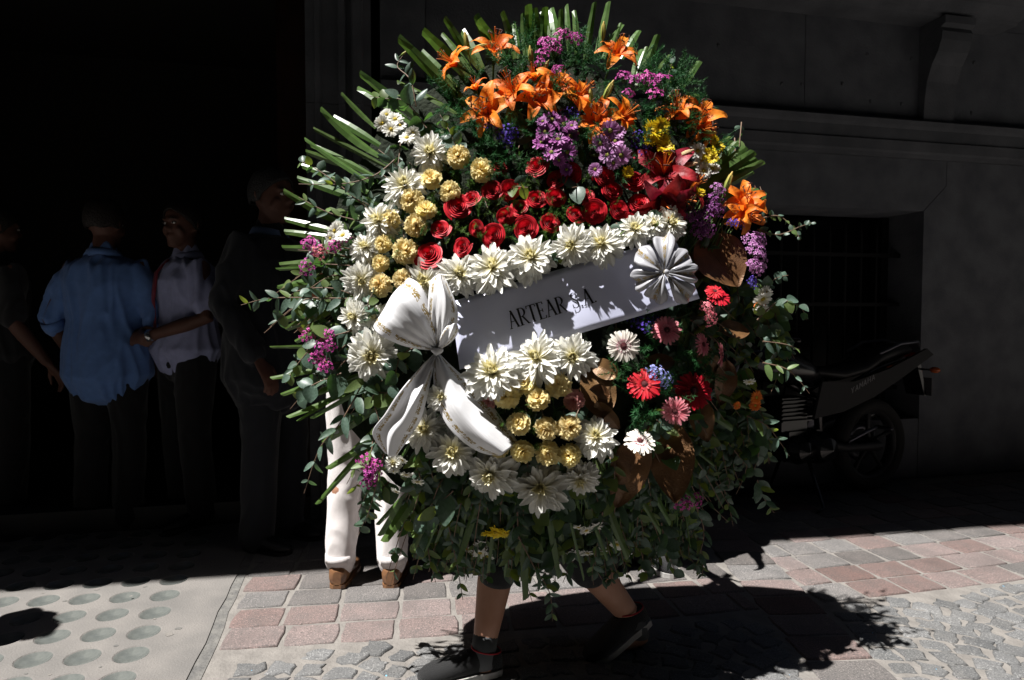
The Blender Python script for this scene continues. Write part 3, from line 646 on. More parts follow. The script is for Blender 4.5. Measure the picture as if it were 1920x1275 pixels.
# ---- gerberas
for x, y, d, k, n, lb in [(1250,619,52,'p',(.0,-.8,.3),'pink gerbera'),(1169,649,58,'w',(-.05,-.85,.1),'cream gerbera with a pink centre'),(1208,720,60,'r',(-.05,-.8,.3),'bright red gerbera'),(1301,732,68,'d',(.05,-.8,.25),'deep red gerbera'),(1266,771,50,'p',(-.3,-.7,.0),'pink gerbera'),(1200,827,56,'w',(.05,-.55,.65),'cream gerbera with a pink centre'),(1318,646,42,'p',(.6,-.55,.2),'pink gerbera'),(1352,665,44,'p',(.85,-.35,.1),'pink gerbera seen from the side'),(1348,556,42,'d',(.2,-.6,.6),'deep red gerbera'),(1340,546,34,'r',(.0,-.6,.6),'bright red gerbera')]:
    put("gerbera", GER[k], x, y, d*.97, .09, .08, nrm=Vector(n).normalized(), label=lb)
# ---- gilded magnolia leaves
def bigleaf(seed, asp):
    random.seed(seed); A = MB(); P = []; nv, nu = 15, 9
    for j in range(nv):
        t = j/(nv-1); w = asp*.5*max(.02, math.sin(math.pi*min(.995, t**.82)))**.72; row = []
        for i in range(nu):
            s = -1+2*i/(nu-1)
            row.append((s*w, -.5+t, .10*abs(s)**1.3*asp-.13*(t-.5)**2*2+.012*math.sin(t*14+seed)*abs(s)+(-.012 if i == 4 else 0)))
        P.append(row)
    A.grid(P); A.tube([(0,-.62,-.09),(0,-.5,-.06),(0,0,-.01),(0,.48,-.06)], [.016,.014,.009,.003], 6); return A.mesh('gilded_leaf', GLD)
GL = [bigleaf(s, a) for s, a in ((1,.56),(2,.5),(3,.7),(4,.95))]
random.seed(6)
for x, y, L, ang, k, n, off in [(1257,862,160,-86,0,(0,-.9,.25),.03),(1180,885,150,-112,1,(-.45,-.8,.1),.03),(1314,785,92,-75,0,(.1,-.85,.1),.03),(1350,490,116,-60,3,(.15,-.85,.3),.02),(1377,620,66,10,2,(.2,-.6,.55),.03),(1358,718,86,-100,0,(.2,-.8,0),.01),(1120,725,120,100,0,(-.1,-.8,.3),.0),(1140,780,76,-60,1,(-.2,-.6,-.4),.01),(1232,680,70,190,1,(0,-.7,.5),.02),(1130,690,66,150,0,(-.3,-.8,.2),.02),(1330,690,100,-60,1,(.4,-.8,0),.0),(1290,505,110,200,1,(0,-.8,.3),.0),(1125,735,46,180,2,(.4,-.6,.4),.04)]:
    D = depth(x, y)-off; a = R(ang); n = Vector(n).normalized(); d = Vector((math.cos(a), 0, math.sin(a))); d = (d-n*d.dot(n)).normalized(); xax = d.cross(n)
    M = Matrix((( *xax, 0),(*d, 0),(*n, 0),(0,0,0,1))).transposed(); wobj('gilded_leaf', GL[k], Matrix.Translation(pix(x, y, D)) @ M @ Matrix.Scale(L*D/FPX, 4))
# ---- asparagus fern: fine needles in tufts
def needle(A, p, d, L, w=.0011):
    s = d.cross(Vector((J(1), J(1), J(1)))).normalized()*w; A.v += [tuple(p-s), tuple(p+s), tuple(p+d*L)]; k = len(A.v); A.f.append((k-3, k-2, k-1)); A.uv.append(((0,0),(1,0),(.5,1))); A.mi.append(0)
def tuft(seed, m, n=620, L=.11):
    random.seed(seed); A = MB()
    for b in range(9):
        d = Vector((J(1), J(1), random.uniform(.25, 1.1))).normalized(); p = Vector((0,0,0)); stem = [p.copy()]; q = p.copy()
        for s in range(6): d = (d+Vector((J(.2), J(.2), J(.15)))).normalized(); q = q+d*L/6; stem.append(q.copy())
        A.tube(stem, [.0010,.0009,.0008,.0008,.0007,.0006,.0005], 3, 0, cap=False)
        for k in range(n//9):
            t = random.uniform(.1, 5.99); i = int(t); pp = stem[i].lerp(stem[i+1], t-i); dd = (stem[i+1]-stem[i]).normalized()
            needle(A, pp, (dd*.7+Vector((J(1), J(1), J(1)))).normalized(), random.uniform(.012, .024))
    return A.mesh('fern_tuft', m)
TD = [tuft(s, FRN) for s in (1,2,3)]; TL = [tuft(s, FRL) for s in (4,5,6)]
random.seed(8)
fp = []
for k in range(96):      # dark fern round the lilies
    x, y = random.uniform(850, 1340), random.uniform(85, 330)
    if ((x-1080)/255)**2+((y-235)/150)**2 > 1: continue
    fp.append((x, y, 0))
fp += [(970,95,0),(990,80,0),(1010,110,0),(960,120,0),(1085,100,0),(1095,120,0),(1120,115,0),(1135,135,0),(850,190,0),(870,220,0),(1290,225,0),(1270,250,0),(1240,200,0),(1200,700,0),(1175,690,0),(1180,740,0),(1215,770,0),(1290,670,0),(1270,660,0),(1310,690,0),(1230,650,0),(1160,700,0),(1190,790,0),(1230,590,0),(1290,590,0),(1250,740,0)]
for k in range(90):
    x, y = random.uniform(700, 1100), random.uniform(330, 560); fp.append((x, y, 1)) if (x < 800 or y < 470) else None
fp += [(x, y, 1) for x, y in ((1150,390),(1160,410),(1145,430),(1165,440),(930,780),(1000,775),(1040,770),(950,810),(990,730),(1010,830),(960,730),(905,455),(985,455),(890,510),(1060,430))]
for x, y, k in fp:
    D = depth(x, y)-random.uniform(.0, .05); wobj('fern_tuft', random.choice(TL if k else TD), frame(pix(x, y, D), ORI(wn(x, y), .6), J(3), random.uniform(.6, 1.0)*(.62 if k else .95)), kind='stuff')
# ---- palm leaflets: cut, folded blades radiating from the rim
def blade(L, w, seed):
    random.seed(seed); A = MB(); P = []; ns = 7; bend = J(.12)
    for j in range(ns):
        t = j/(ns-1); ww = w*.5*(.6+.4*sm(0,.4,t))*(1-.35*sm(.6,1,t)); x = t*L; zz = bend*L*t*t; cut = [0,.0,.0]
        P.append([(x+(.012 if j == ns-1 else 0), -ww, zz-ww*.28), (x, 0, zz), (x-(.03 if j == ns-1 else 0), ww, zz-ww*.28)])
    A.grid(P); m = A.mesh('palm_leaflet', PLM, False); return m
BL = [blade(1, w_, s_) for s_, w_ in enumerate((.062, .05, .07, .055, .06, .045, .068, .052))]; BN = blade(1, .018, 7)
random.seed(21)
def palm(tx, ty, bx, by, w=1.0, m=None, o1=.0, o2=.0):
    Da = depth(bx, by)+.03-o1; Db = min(2.42, depth(bx, by)+.05)-o2; a = pix(bx, by, Da); b = pix(tx, ty, Db); v = b-a; L = v.length
    n = (Vector((0,-1,.15))+Vector((J(.5), 0, J(.5)))).normalized(); d = v/L; n = (n-d*n.dot(d)).normalized(); y = n.cross(d)
    M = Matrix((( *(d*L), 0),(*(y*.50*w*random.uniform(.75,1.1)), 0),(*(n*.5*w), 0),(0,0,0,1))).transposed()
    wobj('palm_leaflet', m or random.choice(BL), Matrix.Translation(a) @ M)
for t in [(621,213,712,272),(601,228,712,292),(591,243,722,312),(577,260,700,330),(572,268,700,345,.6),(567,284,672,318),(641,182,705,240,.5),(539,368,640,420),(528,406,650,440),(525,427,650,450),(518,466,690,470),(516,493,690,488),(514,506,690,498,.5),(516,537,680,505),(516,545,660,520),(518,606,650,560),(524,620,650,570),(509,650,640,650,.6),(540,636,650,600),(515,715,640,680,.7),(520,738,650,700,.7),(547,787,680,720,.6),(560,300,690,360),(552,330,690,380),
          (670,150,770,230),(684,140,790,230),(757,82,880,200),(745,140,860,215,.8),(787,90,860,170),(808,64,880,150),(831,53,890,140),(838,45,900,130),(861,48,905,130),(891,40,940,120),(905,52,945,110),(951,33,965,110),(967,29,972,110),(979,29,985,105),(993,27,992,105),(1008,29,1004,105),(1019,27,1014,100),(1021,5,1040,90),(1033,4,1048,100),(1055,28,1046,100,.8),(1060,2,1068,110,.6),(1086,5,1082,120),(1113,8,1096,120),(1119,14,1100,120,.6),(1143,8,1118,100),(1161,29,1130,110),(1166,38,1140,110,.6),(1199,48,1165,110),(1209,77,1185,150),(1213,80,1190,150,.6),(1233,77,1195,160),(1263,96,1215,160),(1312,133,1250,185),(1318,168,1265,200),
          (1367,262,1300,320),(1380,280,1300,340),(1392,288,1310,345),(1401,295,1310,350),(1409,303,1320,352),(1417,311,1325,356),(1423,320,1330,362),(1426,340,1340,372),(1374,250,1310,300,.6)]:
    palm(*t)
for k in range(44):         # lower fan
    a = R(18+k*3.35+J(2)); ex, ey = 985+(440+J(30))*math.cos(a), 575+(525+J(26)-30*abs(math.sin(2*a)))*math.sin(a); bx, by = 985+300*math.cos(a), 575+340*math.sin(a)
    if ex < 740 and ey > 880: ex += 60; ey -= 60
    palm(ex, ey, bx, by, random.choice((.8, .7, .5)), o2=-.02)
for t in ((560,790,700,700,.5),(600,940,720,800,.5),(668,880,760,780,.7),(712,1000,800,880),(728,1010,810,880),(700,985,800,890,.6)): palm(*t)
# ---- eucalyptus: stem with paired leaves, each leaf its own piece
def eleaf(asp, m, seed, fold=.12):
    random.seed(seed); A = MB(); P = []
    for j in range(7):
        t = j/6; w = asp*.5*max(.03, math.sin(math.pi*min(.98, .04+.94*t**.85)))**.75; bend = -.22*(t**2)
        P.append([(t, -w, bend+fold*w), (t, -w*.5, bend+fold*.2*w), (t, 0, bend-.0), (t, w*.5, bend+fold*.2*w), (t, w, bend+fold*w*1.2)])
    A.grid(P); A.tube([(-.12,0,0),(0,0,0),(.9,0,-.18)], [.02,.016,.006], 4, cap=False); return A.mesh('leaf', m)
ER = [eleaf(.86, EUC, 1), eleaf(.95, EUC, 2, .3), eleaf(.72, EUC, 3, -.2), eleaf(.8, EUY, 4)]; EL = [eleaf(.44, EUC, 5), eleaf(.36, EUC, 6, .3), eleaf(.40, EUY, 7), eleaf(.52, EUC, 8, -.3)]
def sprig(pts, kind, size, n, gather=None, offs=0, taper=.55):
    """pts: photo pixels with depth offsets towards the camera"""
    W_ = [pix(x, y, min(2.45, depth(min(max(x, 620), 1380), min(max(y, 110), 1000)))-o-offs) for x, y, o in pts]
    c = cr(W_, 2*n+2); st = MB(); st.tube(c, [.0026*(1-.7*i/len(c)) for i in range(len(c))], 5, cap=False)
    root = None
    if gather is None: root = wobj('eucalyptus_sprig', st.mesh('stem', STE), Matrix())
    else: gather.add(st, mi=2)
    for k in range(n):
        i = 2*k+1; p = c[i]; d = (c[i+1]-c[i]).normalized(); side = d.cross(Vector((0,-1,.1))).normalized(); fr = side.cross(d)
        rot = random.uniform(0, 3.14) if k % 2 else random.uniform(-.5, .5)
        for sgn in (1, -1):
            a = Vector(side*math.cos(rot)+fr*math.sin(rot))*sgn; dr = (a*.8+d*(.55+J(.3))+Vector((J(.3), J(.3)-.1, J(.3)-.15))).normalized()
            nn = (Vector((J(.9)-.1, -1, .5+J(.9)))); nn = (nn-dr*nn.dot(dr)).normalized(); y = nn.cross(dr)
            s = size*(1-taper*k/n)*random.uniform(.8, 1.15); M = Matrix.Translation(p) @ Matrix((( *dr, 0),(*y, 0),(*nn, 0),(0,0,0,1))).transposed() @ Matrix.Scale(s, 4)
            ms = random.choice(ER if kind == 'r' else EL)
            if gather is None: obj('leaf', ms, root, M)
            else: gather.add(LEAFMB[ms.name], M, mi=1 if ms.materials[0] == EUY else 0)
    if gather is None or n < 1: pass
LEAFMB = {}
for ms in ER+EL:
    q = MB(); q.v = [tuple(v.co) for v in ms.vertices]; q.f = [tuple(p.vertices) for p in ms.polygons]; q.uv = [tuple((0,0) for _ in f) for f in q.f]; q.mi = [0]*len(q.f); LEAFMB[ms.name] = q
random.seed(31)
for pts, kd, sz, n in [
    ([(650,560,.05),(560,558,.08),(500,560,.08),(452,572,.06)],'l',.062,8), ([(700,400,.03),(640,350,.06),(590,315,.07),(560,300,.06)],'r',.05,7), ([(700,420,.03),(620,400,.06),(560,370,.06)],'l',.055,6),
    ([(740,300,.04),(700,330,.06),(640,345,.06),(560,345,.05)],'l',.05,7), ([(800,240,.04),(760,190,.06),(720,185,.06),(693,180,.05)],'r',.06,5), ([(780,200,.03),(770,150,.06),(745,125,.05),(755,105,.05)],'l',.06,5),
    ([(860,290,.05),(845,250,.07),(825,215,.06)],'r',.045,5), ([(680,560,.04),(620,540,.07),(560,545,.07),(540,560,.06)],'r',.045,6), ([(660,620,.05),(600,640,.07),(560,680,.07),(535,720,.06)],'r',.06,6),
    ([(640,700,.05),(590,720,.08),(560,740,.06)],'r',.07,4), ([(690,700,.05),(640,790,.07),(600,840,.07),(570,925,.06)],'l',.07,8), ([(740,740,.06),(700,740,.09),(712,800,.09),(695,850,.08)],'r',.055,6),
    ([(780,650,.07),(750,670,.1),(735,720,.1),(700,770,.08)],'r',.062,6), ([(700,820,.04),(690,880,.07),(660,920,.06)],'l',.06,6), ([(720,850,.04),(700,930,.07),(685,980,.06)],'l',.05,7),
    ([(850,920,.05),(810,960,.08),(790,1000,.07),(778,1050,.06)],'r',.075,5), ([(840,980,.03),(855,1050,.05),(868,1125,.04)],'l',.05,8), ([(960,980,.05),(1000,1060,.08),(1030,1110,.08),(1036,1165,.07)],'l',.055,9),
    ([(970,960,.04),(975,1040,.06),(998,1130,.05)],'l',.055,7), ([(1130,960,.04),(1120,1020,.06),(1110,1075,.05)],'l',.06,6), ([(1240,980,.02),(1250,1030,.04),(1270,1080,.02)],'r',.06,6),
    ([(1300,940,.02),(1320,1000,.03),(1300,1075,.02)],'l',.06,7), ([(1420,900,.02),(1430,930,.03),(1452,962,.02)],'l',.055,5), ([(1420,430,.03),(1460,440,.05),(1500,425,.05),(1528,416,.04)],'r',.026,8),
    ([(1425,410,.02),(1460,405,.03),(1490,430,.03),(1500,450,.03)],'r',.022,7), ([(1420,560,.02),(1450,525,.04),(1478,516,.04)],'r',.036,4), ([(1420,600,.02),(1460,565,.04),(1500,575,.04),(1512,600,.03)],'r',.045,5),
    ([(1430,640,.02),(1470,645,.03),(1500,655,.03)],'l',.045,4), ([(1430,680,.02),(1480,695,.03),(1518,738,.03)],'l',.048,5), ([(1400,780,.02),(1440,800,.03),(1480,855,.02)],'l',.06,6),
    ([(1400,370,.03),(1430,375,.04),(1425,350,.03)],'r',.03,3), ([(1240,170,.03),(1255,135,.05),(1262,110,.04)],'r',.04,4), ([(960,350,.05),(975,350,.10),(990,352,.11)],'r',.045,2), ([(1085,350,.06),(1072,352,.10)],'r',.05,1), ([(700,600,.06),(690,570,.09),(705,540,.08)],'r',.04,4)]:
    sprig(pts, kd, sz, n)
gat = MB(); random.seed(77)
for k in range(235):
    a = random.uniform(0, 2*math.pi); r = random.uniform(.70, .98); ca, sa = math.cos(a), math.sin(a)
    if sa < -.35 and (random.random() < .75 or r > .85): continue
    if ca > .5 and -.5 < sa < .35 and r > .86: continue
    x, y = 985+430*r*ca, 575+(500 if sa > 0 else 440)*r*sa; L = random.uniform(70, 120)*(1.0 if sa > 0 or ca < 0 else .55)
    down = .5 if sa > -.2 else .1
    if x > 1350: L *= .6
    if 550 < x < 790 and y > 700 and random.random() < .72: continue
    x2, y2 = x+L*ca*.6, y+L*(sa*.6+down)
    if y2 > 1095: y2 = 1095+J(15)
    sprig([(x-ca*40, y-sa*40, -.03), (x, y, .02), (x2, y2, .0)], random.choice('rl'), random.uniform(.045, .07), random.choice((4, 5, 6)), gather=gat, offs=random.uniform(-.05, .03))
for k in range(130):         # foliage low in the middle
    x, y = random.uniform(790, 1440), random.uniform(870, 1040)
    if ((x-985)/470)**2+((y-565)/540)**2 > .98: continue
    sprig([(x, y-50, -.02), (x+J(12), y, .02), (x+J(25), min(y+55, 1100), .0)], random.choice('rl'), random.uniform(.045, .068), 5, gather=gat, offs=random.uniform(-.05, .02))
for k in range(70):         # and behind the flower face, filling gaps
    x, y = random.uniform(700, 1400), random.uniform(200, 880)
    sprig([(x, y-25, -.04), (x+J(20), y+20, -.0)], random.choice('rl'), random.uniform(.03, .045), 2, gather=gat, offs=random.uniform(-.05, -.02))
for k in range(170):        # dense dark mass on the lower right
    x, y = random.uniform(1180, 1470), random.uniform(560, 1080)
    if ((x-985)/500)**2+((y-565)/545)**2 > 1 or ((x-985)/385)**2+((y-565)/430)**2 < .80: continue
    sprig([(x-10, y-45, -.06), (x+J(14), y, -.02), (x+14+J(30), min(y+55, 1110), -.0)], random.choice('rll'), random.uniform(.045, .072), 5, gather=gat, offs=random.uniform(-.06, .0))
for k in range(60):
    x = random.uniform(850, 1330); y = random.uniform(985, 1050)
    sprig([(x, y-50, -.02), (x+J(14), y, .0), (x+J(22), y+random.uniform(30, 62), .0)], random.choice('rll'), random.uniform(.04, .062), 6, gather=gat, offs=random.uniform(-.05, .01))
for k in range(54):         # leaves added between the blooms to block sun and shade the banner
    u_ = k/53; x = 850+u_*400; y = 553-u_*120-random.uniform(2, 22); d_ = depth(x, y)-1.842-u_*.012
    sprig([(x-12, y-22, d_-.012), (x+8, y+2, d_+.012)], 'r', random.uniform(.03, .042), 2, gather=gat)
gm = gat.mesh('eucalyptus_foliage', [EUC, EUY, STE]); wobj('eucalyptus_foliage', gm, Matrix(), kind='stuff')
# ---- stems bunched in the dark parts
q = MB()
for k in range(160):
    x, y = random.uniform(880, 1290), random.uniform(880, 1020); q.tube([wp(x, y-40, 0), wp(x+J(12), y+40, .01)], .0022, 4, cap=False)
for k in range(60):
    x, y = random.uniform(1250, 1380), random.uniform(380, 480); q.tube([wp(x, y-25, .02), wp(x-30+J(12), y+30, .0)], .0018, 4, cap=False)
wobj('cut_stems', q.mesh('cut_stems', STG), Matrix(), kind='stuff')
# ================================================================== ribbons and banner
SAT = bpy.data.materials.new('white_satin_with_gold_print'); SAT.use_nodes = True
def satin(m, base, rough, bands, gold=(.30,.21,.06), trans=.12, scr=(9, 60)):
    n = m.node_tree; N = n.nodes; L = n.links; b = N['Principled BSDF']; b.inputs['Roughness'].default_value = rough; b.inputs['Specular IOR Level'].default_value = .5; b.inputs['Sheen Weight'].default_value = .2
    tc = N.new('ShaderNodeTexCoord'); sp = N.new('ShaderNodeSeparateXYZ'); L.new(tc.outputs['UV'], sp.inputs[0])
    def M_(op, *a):
        t = N.new('ShaderNodeMath'); t.operation = op
        for i, s in enumerate(a):
            if isinstance(s, (int, float)): t.inputs[i].default_value = s
            else: L.new(s, t.inputs[i])
        return t.outputs[0]
    acc = None
    for c0, hw in bands:
        f = M_('LESS_THAN', M_('ABSOLUTE', M_('SUBTRACT', sp.outputs['X'], c0)), hw)
        # scroll ornament: interference of rounded curls, broken into motifs along the ribbon
        uu = M_('DIVIDE', M_('SUBTRACT', sp.outputs['X'], c0), hw); vv = M_('MULTIPLY', sp.outputs['Y'], scr[1])
        ring = M_('SINE', M_('ADD', M_('MULTIPLY', uu, 5.5), M_('MULTIPLY', M_('SINE', vv), 3.2))); ring2 = M_('SINE', M_('ADD', M_('MULTIPLY', vv, 2.0), M_('MULTIPLY', M_('ABSOLUTE', uu), 4.0)))
        orn = M_('GREATER_THAN', M_('MULTIPLY', ring, ring2), -.10); brk = M_('GREATER_THAN', M_('SINE', M_('MULTIPLY', vv, .5)), -.93)
        f = M_('MULTIPLY', f, M_('MULTIPLY', orn, brk)); acc = f if acc is None else M_('MAXIMUM', acc, f)
    mx = N.new('ShaderNodeMix'); mx.data_type = 'RGBA'; L.new(acc, mx.inputs[0]); mx.inputs[6].default_value = (*base, 1); mx.inputs[7].default_value = (*gold, 1); L.new(mx.outputs[2], b.inputs['Base Color'])
    nz = N.new('ShaderNodeTexNoise'); nz.inputs['Scale'].default_value = 9; nz.inputs['Detail'].default_value = 3; mp = N.new('ShaderNodeMapping'); mp.inputs['Scale'].default_value = (1.4, .35, 1); L.new(tc.outputs['UV'], mp.inputs[0]); L.new(mp.outputs[0], nz.inputs['Vector'])
    bp = N.new('ShaderNodeBump'); bp.inputs['Strength'].default_value = .22; bp.inputs['Distance'].default_value = .008; L.new(nz.outputs[0], bp.inputs['Height']); L.new(bp.outputs[0], b.inputs['Normal'])
    tr = N.new('ShaderNodeBsdfTranslucent'); L.new(mx.outputs[2], tr.inputs[0]); ms = N.new('ShaderNodeMixShader'); ms.inputs[0].default_value = trans
    L.new(b.outputs[0], ms.inputs[1]); L.new(tr.outputs[0], ms.inputs[2]); L.new(ms.outputs[0], N['Material Output'].inputs[0])
satin(SAT, (.78,.78,.80), .38, [(.13,.045),(.87,.045)], trans=.18)
SIL = bpy.data.materials.new('pearly_ribbon_with_gold_print'); SIL.use_nodes = True
satin(SIL, (.40,.40,.43), .3, [(.5,.10)], trans=.25, scr=(9, 40))  # base greyed so the rosette looks as if in shade
BOWD = 1.77
def loft(A, ea, eb, nu=41, nv=26, bulge=.02, wave=0, ph=0, roll=0):
    """ribbon between two edge curves given as photo pixels + depth"""
    a = cr([pix(x, y, d) for x, y, d in ea], nv); b = cr([pix(x, y, d) for x, y, d in eb], nv); P = []
    for j in range(nv):
        v = j/(nv-1); row = []
        for i in range(nu):
            u = i/(nu-1); p = a[j].lerp(b[j], u); k = math.sin(math.pi*u)
            f = min(1, 3*v+.15)
            row.append(p+Vector((0, -bulge*k*min(1, v*2)-wave*f*math.sin(u*math.pi*3+ph+v*2)*(.4+.6*(1-v)), 0))+Vector((wave*.3*math.cos(u*9+v*5), .0028*math.sin(u*34+ph*3+v*3)*math.exp(-((v*(2 if nv < 40 else 1)-(0 if v < .5 or nv < 40 else 1))/.22)**2)*3*min(1, v*9)+.0016*math.sin(u*13+v*11+ph)*math.sin(v*7+u*3), roll*k)))
        P.append(row)
    A.grid(P)
def solid(o, t=.0005):
    m = o.modifiers.new('t', 'SOLIDIFY'); m.thickness = t; m.offset = 0
bow = empty('satin_bow', pix(820, 658, BOWD), label='large white satin bow with gold scroll borders at left end of the banner', cat='bow')
bI = Matrix.Translation(-bow.location)
D_ = BOWD
A = MB()      # left loop: up the back, round the outer fold, down the front
loft(A, [(818,655,D_),(795,656,D_-.03),(755,648,D_-.06),(716,630,D_-.06),(703,617,D_-.02),(708,612,D_+.03),(760,640,D_+.03),(812,655,D_+.02)],
        [(820,655,D_),(822,628,D_-.03),(812,585,D_-.05),(790,538,D_-.05),(770,522,D_-.02),(764,526,D_+.02),(785,560,D_+.04),(815,655,D_+.02)], bulge=.045, wave=.005, nv=44)
o = obj('bow_loop', A.mesh('bow_loop', SAT), bow, bI); solid(o)
A = MB()
loft(A, [(818,655,D_),(806,620,D_-.03),(803,575,D_-.05),(808,530,D_-.05),(820,517,D_-.02),(826,520,D_+.03),(815,580,D_+.03),(818,655,D_+.02)],
        [(821,657,D_),(842,640,D_-.035),(855,618,D_-.06),(857,578,D_-.06),(838,530,D_-.02),(832,525,D_+.03),(850,585,D_+.04),(820,657,D_+.02)], bulge=.042, wave=.007, ph=1, nv=44)
o = obj('bow_loop', A.mesh('bow_loop', SAT), bow, bI); solid(o)
A = MB()      # small inner fold of the right loop
loft(A, [(820,657,D_-.01),(826,632,D_-.05),(838,612,D_-.075),(848,606,D_-.07)], [(822,658,D_-.01),(846,642,D_-.055),(858,622,D_-.075),(856,606,D_-.07)], bulge=.02, wave=.005, nv=14)
o = obj('bow_loop', A.mesh('bow_loop', SAT), bow, bI); solid(o)
A = MB()
loft(A, [(813,662,D_),(786,690,D_-.03),(750,735,D_-.045),(725,775,D_-.02),(700,812,D_-.0),(722,850,D_+.02)], [(820,664,D_),(812,700,D_-.02),(800,745,D_-.05),(788,785,D_-.03),(770,815,D_-.01),(742,856,D_+.01)], bulge=.012, wave=.010, ph=.5, nv=34)
o = obj('bow_tail', A.mesh('bow_tail', SAT), bow, bI); solid(o)
A = MB()
loft(A, [(815,662,D_),(812,705,D_-.02),(820,755,D_-.03),(845,805,D_-.045),(890,843,D_-.05),(928,856,D_-.03)], [(824,662,D_),(852,690,D_-.01),(880,715,D_-.0),(910,745,D_-.0),(940,785,D_-.01),(970,827,D_-.015)], bulge=.045, wave=.007, ph=2, nv=34, roll=.0)
o = obj('bow_tail', A.mesh('bow_tail', SAT), bow, bI); solid(o)
A = MB(); A.tube([pix(812,655,D_-.02), pix(819,660,D_-.03), pix(826,657,D_-.02)], [.008,.011,.008], 10); obj('bow_knot', A.mesh('bow_knot', SAT), bow, bI)
# rosette
RD = 1.765
ros = empty('ribbon_rosette', pix(1246, 511, RD), label='pearly star-shaped ribbon rosette at right end of the banner', cat='ribbon rosette')
rI = Matrix.Translation(-ros.location)
for k, (ang, L, wd) in enumerate([(90,74,42),(38,60,40),(-2,64,36),(-46,72,44),(-110,60,44),(-163,64,42),(141,68,42)]):
    A = MB(); a = R(ang); dx, dy = math.cos(a), -math.sin(a); nx, ny = -dy, dx; P = []; nv, nu = 16, 13
    for j in range(nv):
        v = j/(nv-1); row = []
        for i in range(nu):
            s = -1+2*i/(nu-1)
            w = wd*.52*(.10+.90*sm(0,.95,v)); r = L*v*(1-.16*abs(s)**3*v-.10*(1-abs(s))**2*v)*(1+.05*math.sin(k*2.3+s*4))
            dep = RD-.045*math.sin(math.pi*.5*v)*(1-.25*s*s)+.020*(1-abs(s))**1.2*math.sin(math.pi*.5*v)-.006*math.cos(s*7+k)*v+.0035*math.sin(s*17+k*2)*v*(1.2-v)-.004*k % .01
            row.append(pix(1246+dx*r+nx*s*w, 511+dy*r+ny*s*w, dep+.05*v*v))
        P.append(row)
    # fold back behind
    for j in range(6):
        v = 1-(j+1)/7; P.append([pix(1246+dx*(L*v)+nx*s*wd*.45*(.15+.85*v), 511+dy*(L*v)+ny*s*wd*.45*(.15+.85*v), RD+.045+.02*(1-v)) for s in [-1+2*i/(nu-1) for i in range(nu)]])
    A.grid(P); A.uv = [tuple((u, v*1.0) for u, v in f) for f in A.uv]; o = obj('rosette_loop', A.mesh('rosette_loop', SIL), ros, rI); solid(o, .0004)
A = MB(); A.ball((0,0,0), (.008,.007,.008), 10); obj('rosette_knot', A.mesh('rosette_knot', SIL), ros, Matrix.Translation((0,-.02,0)))
# banner
BNM = mat('white_banner_cloth', (.60,.62,.80), .3, (.64,.66,.82), 5, spec=.5, bump=.12, bscale=14, trans=.06)  # blue of the shade is mixed into the white cloth colour
INK = mat('black_print', (.012,.012,.014), .5)
ban = empty('name_banner', pix(1050, 580, 1.80), label='white sash banner printed ARTEAR S.A. across middle of the wreath', cat='banner')
nI = Matrix.Translation(-ban.location)
TLc, TRc, BRc, BLc = pix(846,566,1.862), pix(1190,464,1.83), pix(1312,560,1.845), pix(862,693,1.825)
TRc = pix(1264,445,1.876); 
def bq(u, v, off=0):
    p = (TLc.lerp(TRc, u)).lerp(BLc.lerp(BRc, u), v); n = (TRc-TLc).cross(BLc-TLc).normalized(); n = n if n.y < 0 else -n
    return p+n*(.014*math.sin(math.pi*u)+.006*math.sin(math.pi*v)+.002*math.sin(u*19+v*4)*math.sin(math.pi*v)+off)
A = MB(); A.grid([[bq(i/40, j/10) for i in range(41)] for j in range(11)]); o = obj('banner_cloth', A.mesh('banner_cloth', BNM), ban, nI); solid(o, .0012)
A = MB(); tl = [(845,640,1.79),(848,665,1.775),(865,693,1.77)]; A.grid([[pix(846,645,1.77), pix(858,650,1.765), pix(884,660,1.765)], [pix(848,690,1.765), pix(862,694,1.758), pix(890,684,1.765)]]); 
# lettering: classical capitals drawn as strokes (unit cap height)
def stroke(p, q, w): 
    p, q = Vector((*p, 0)), Vector((*q, 0)); return [(p.x-w/2, p.y), (p.x+w/2, p.y), (q.x+w/2, q.y), (q.x-w/2, q.y)]
def bar(x0, x1, y, h): return [(x0, y), (x1, y), (x1, y+h), (x0, y+h)]
def arc(cx, cy, rx, ry, a0, a1, w0, w1, n=12):
    out = []
    for k in range(n):
        seg = []
        for kk in (k, k+1):
            t = kk/n; a = R(a0+(a1-a0)*t); w = (w0+(w1-w0)*math.sin(math.pi*t)); seg.append((cx+(rx-w/2)*math.cos(a), cy+(ry-.035)*math.sin(a))); seg.append((cx+(rx+w/2)*math.cos(a), cy+(ry+.015)*math.sin(a)))
        out.append([seg[0], seg[1], seg[3], seg[2]])
    return out
TK, TN, SH = .12, .055, .036
def ribn(pts):
    pts = [tuple(p) for p in cr([Vector(p) for p in pts], 27)]; out = []
    for k in range(len(pts)-1):
        seg = []
        for kk, sg in ((k, 1), (k, -1), (k+1, -1), (k+1, 1)):
            p = pts[kk]; a, b_ = pts[max(kk-1, 0)], pts[min(kk+1, len(pts)-1)]; t = Vector((b_[0]-a[0], b_[1]-a[1])).normalized(); seg.append((p[0]-t.y*p[2]/2*sg, p[1]+t.x*p[2]/2*sg))
        out.append(seg)
    return out
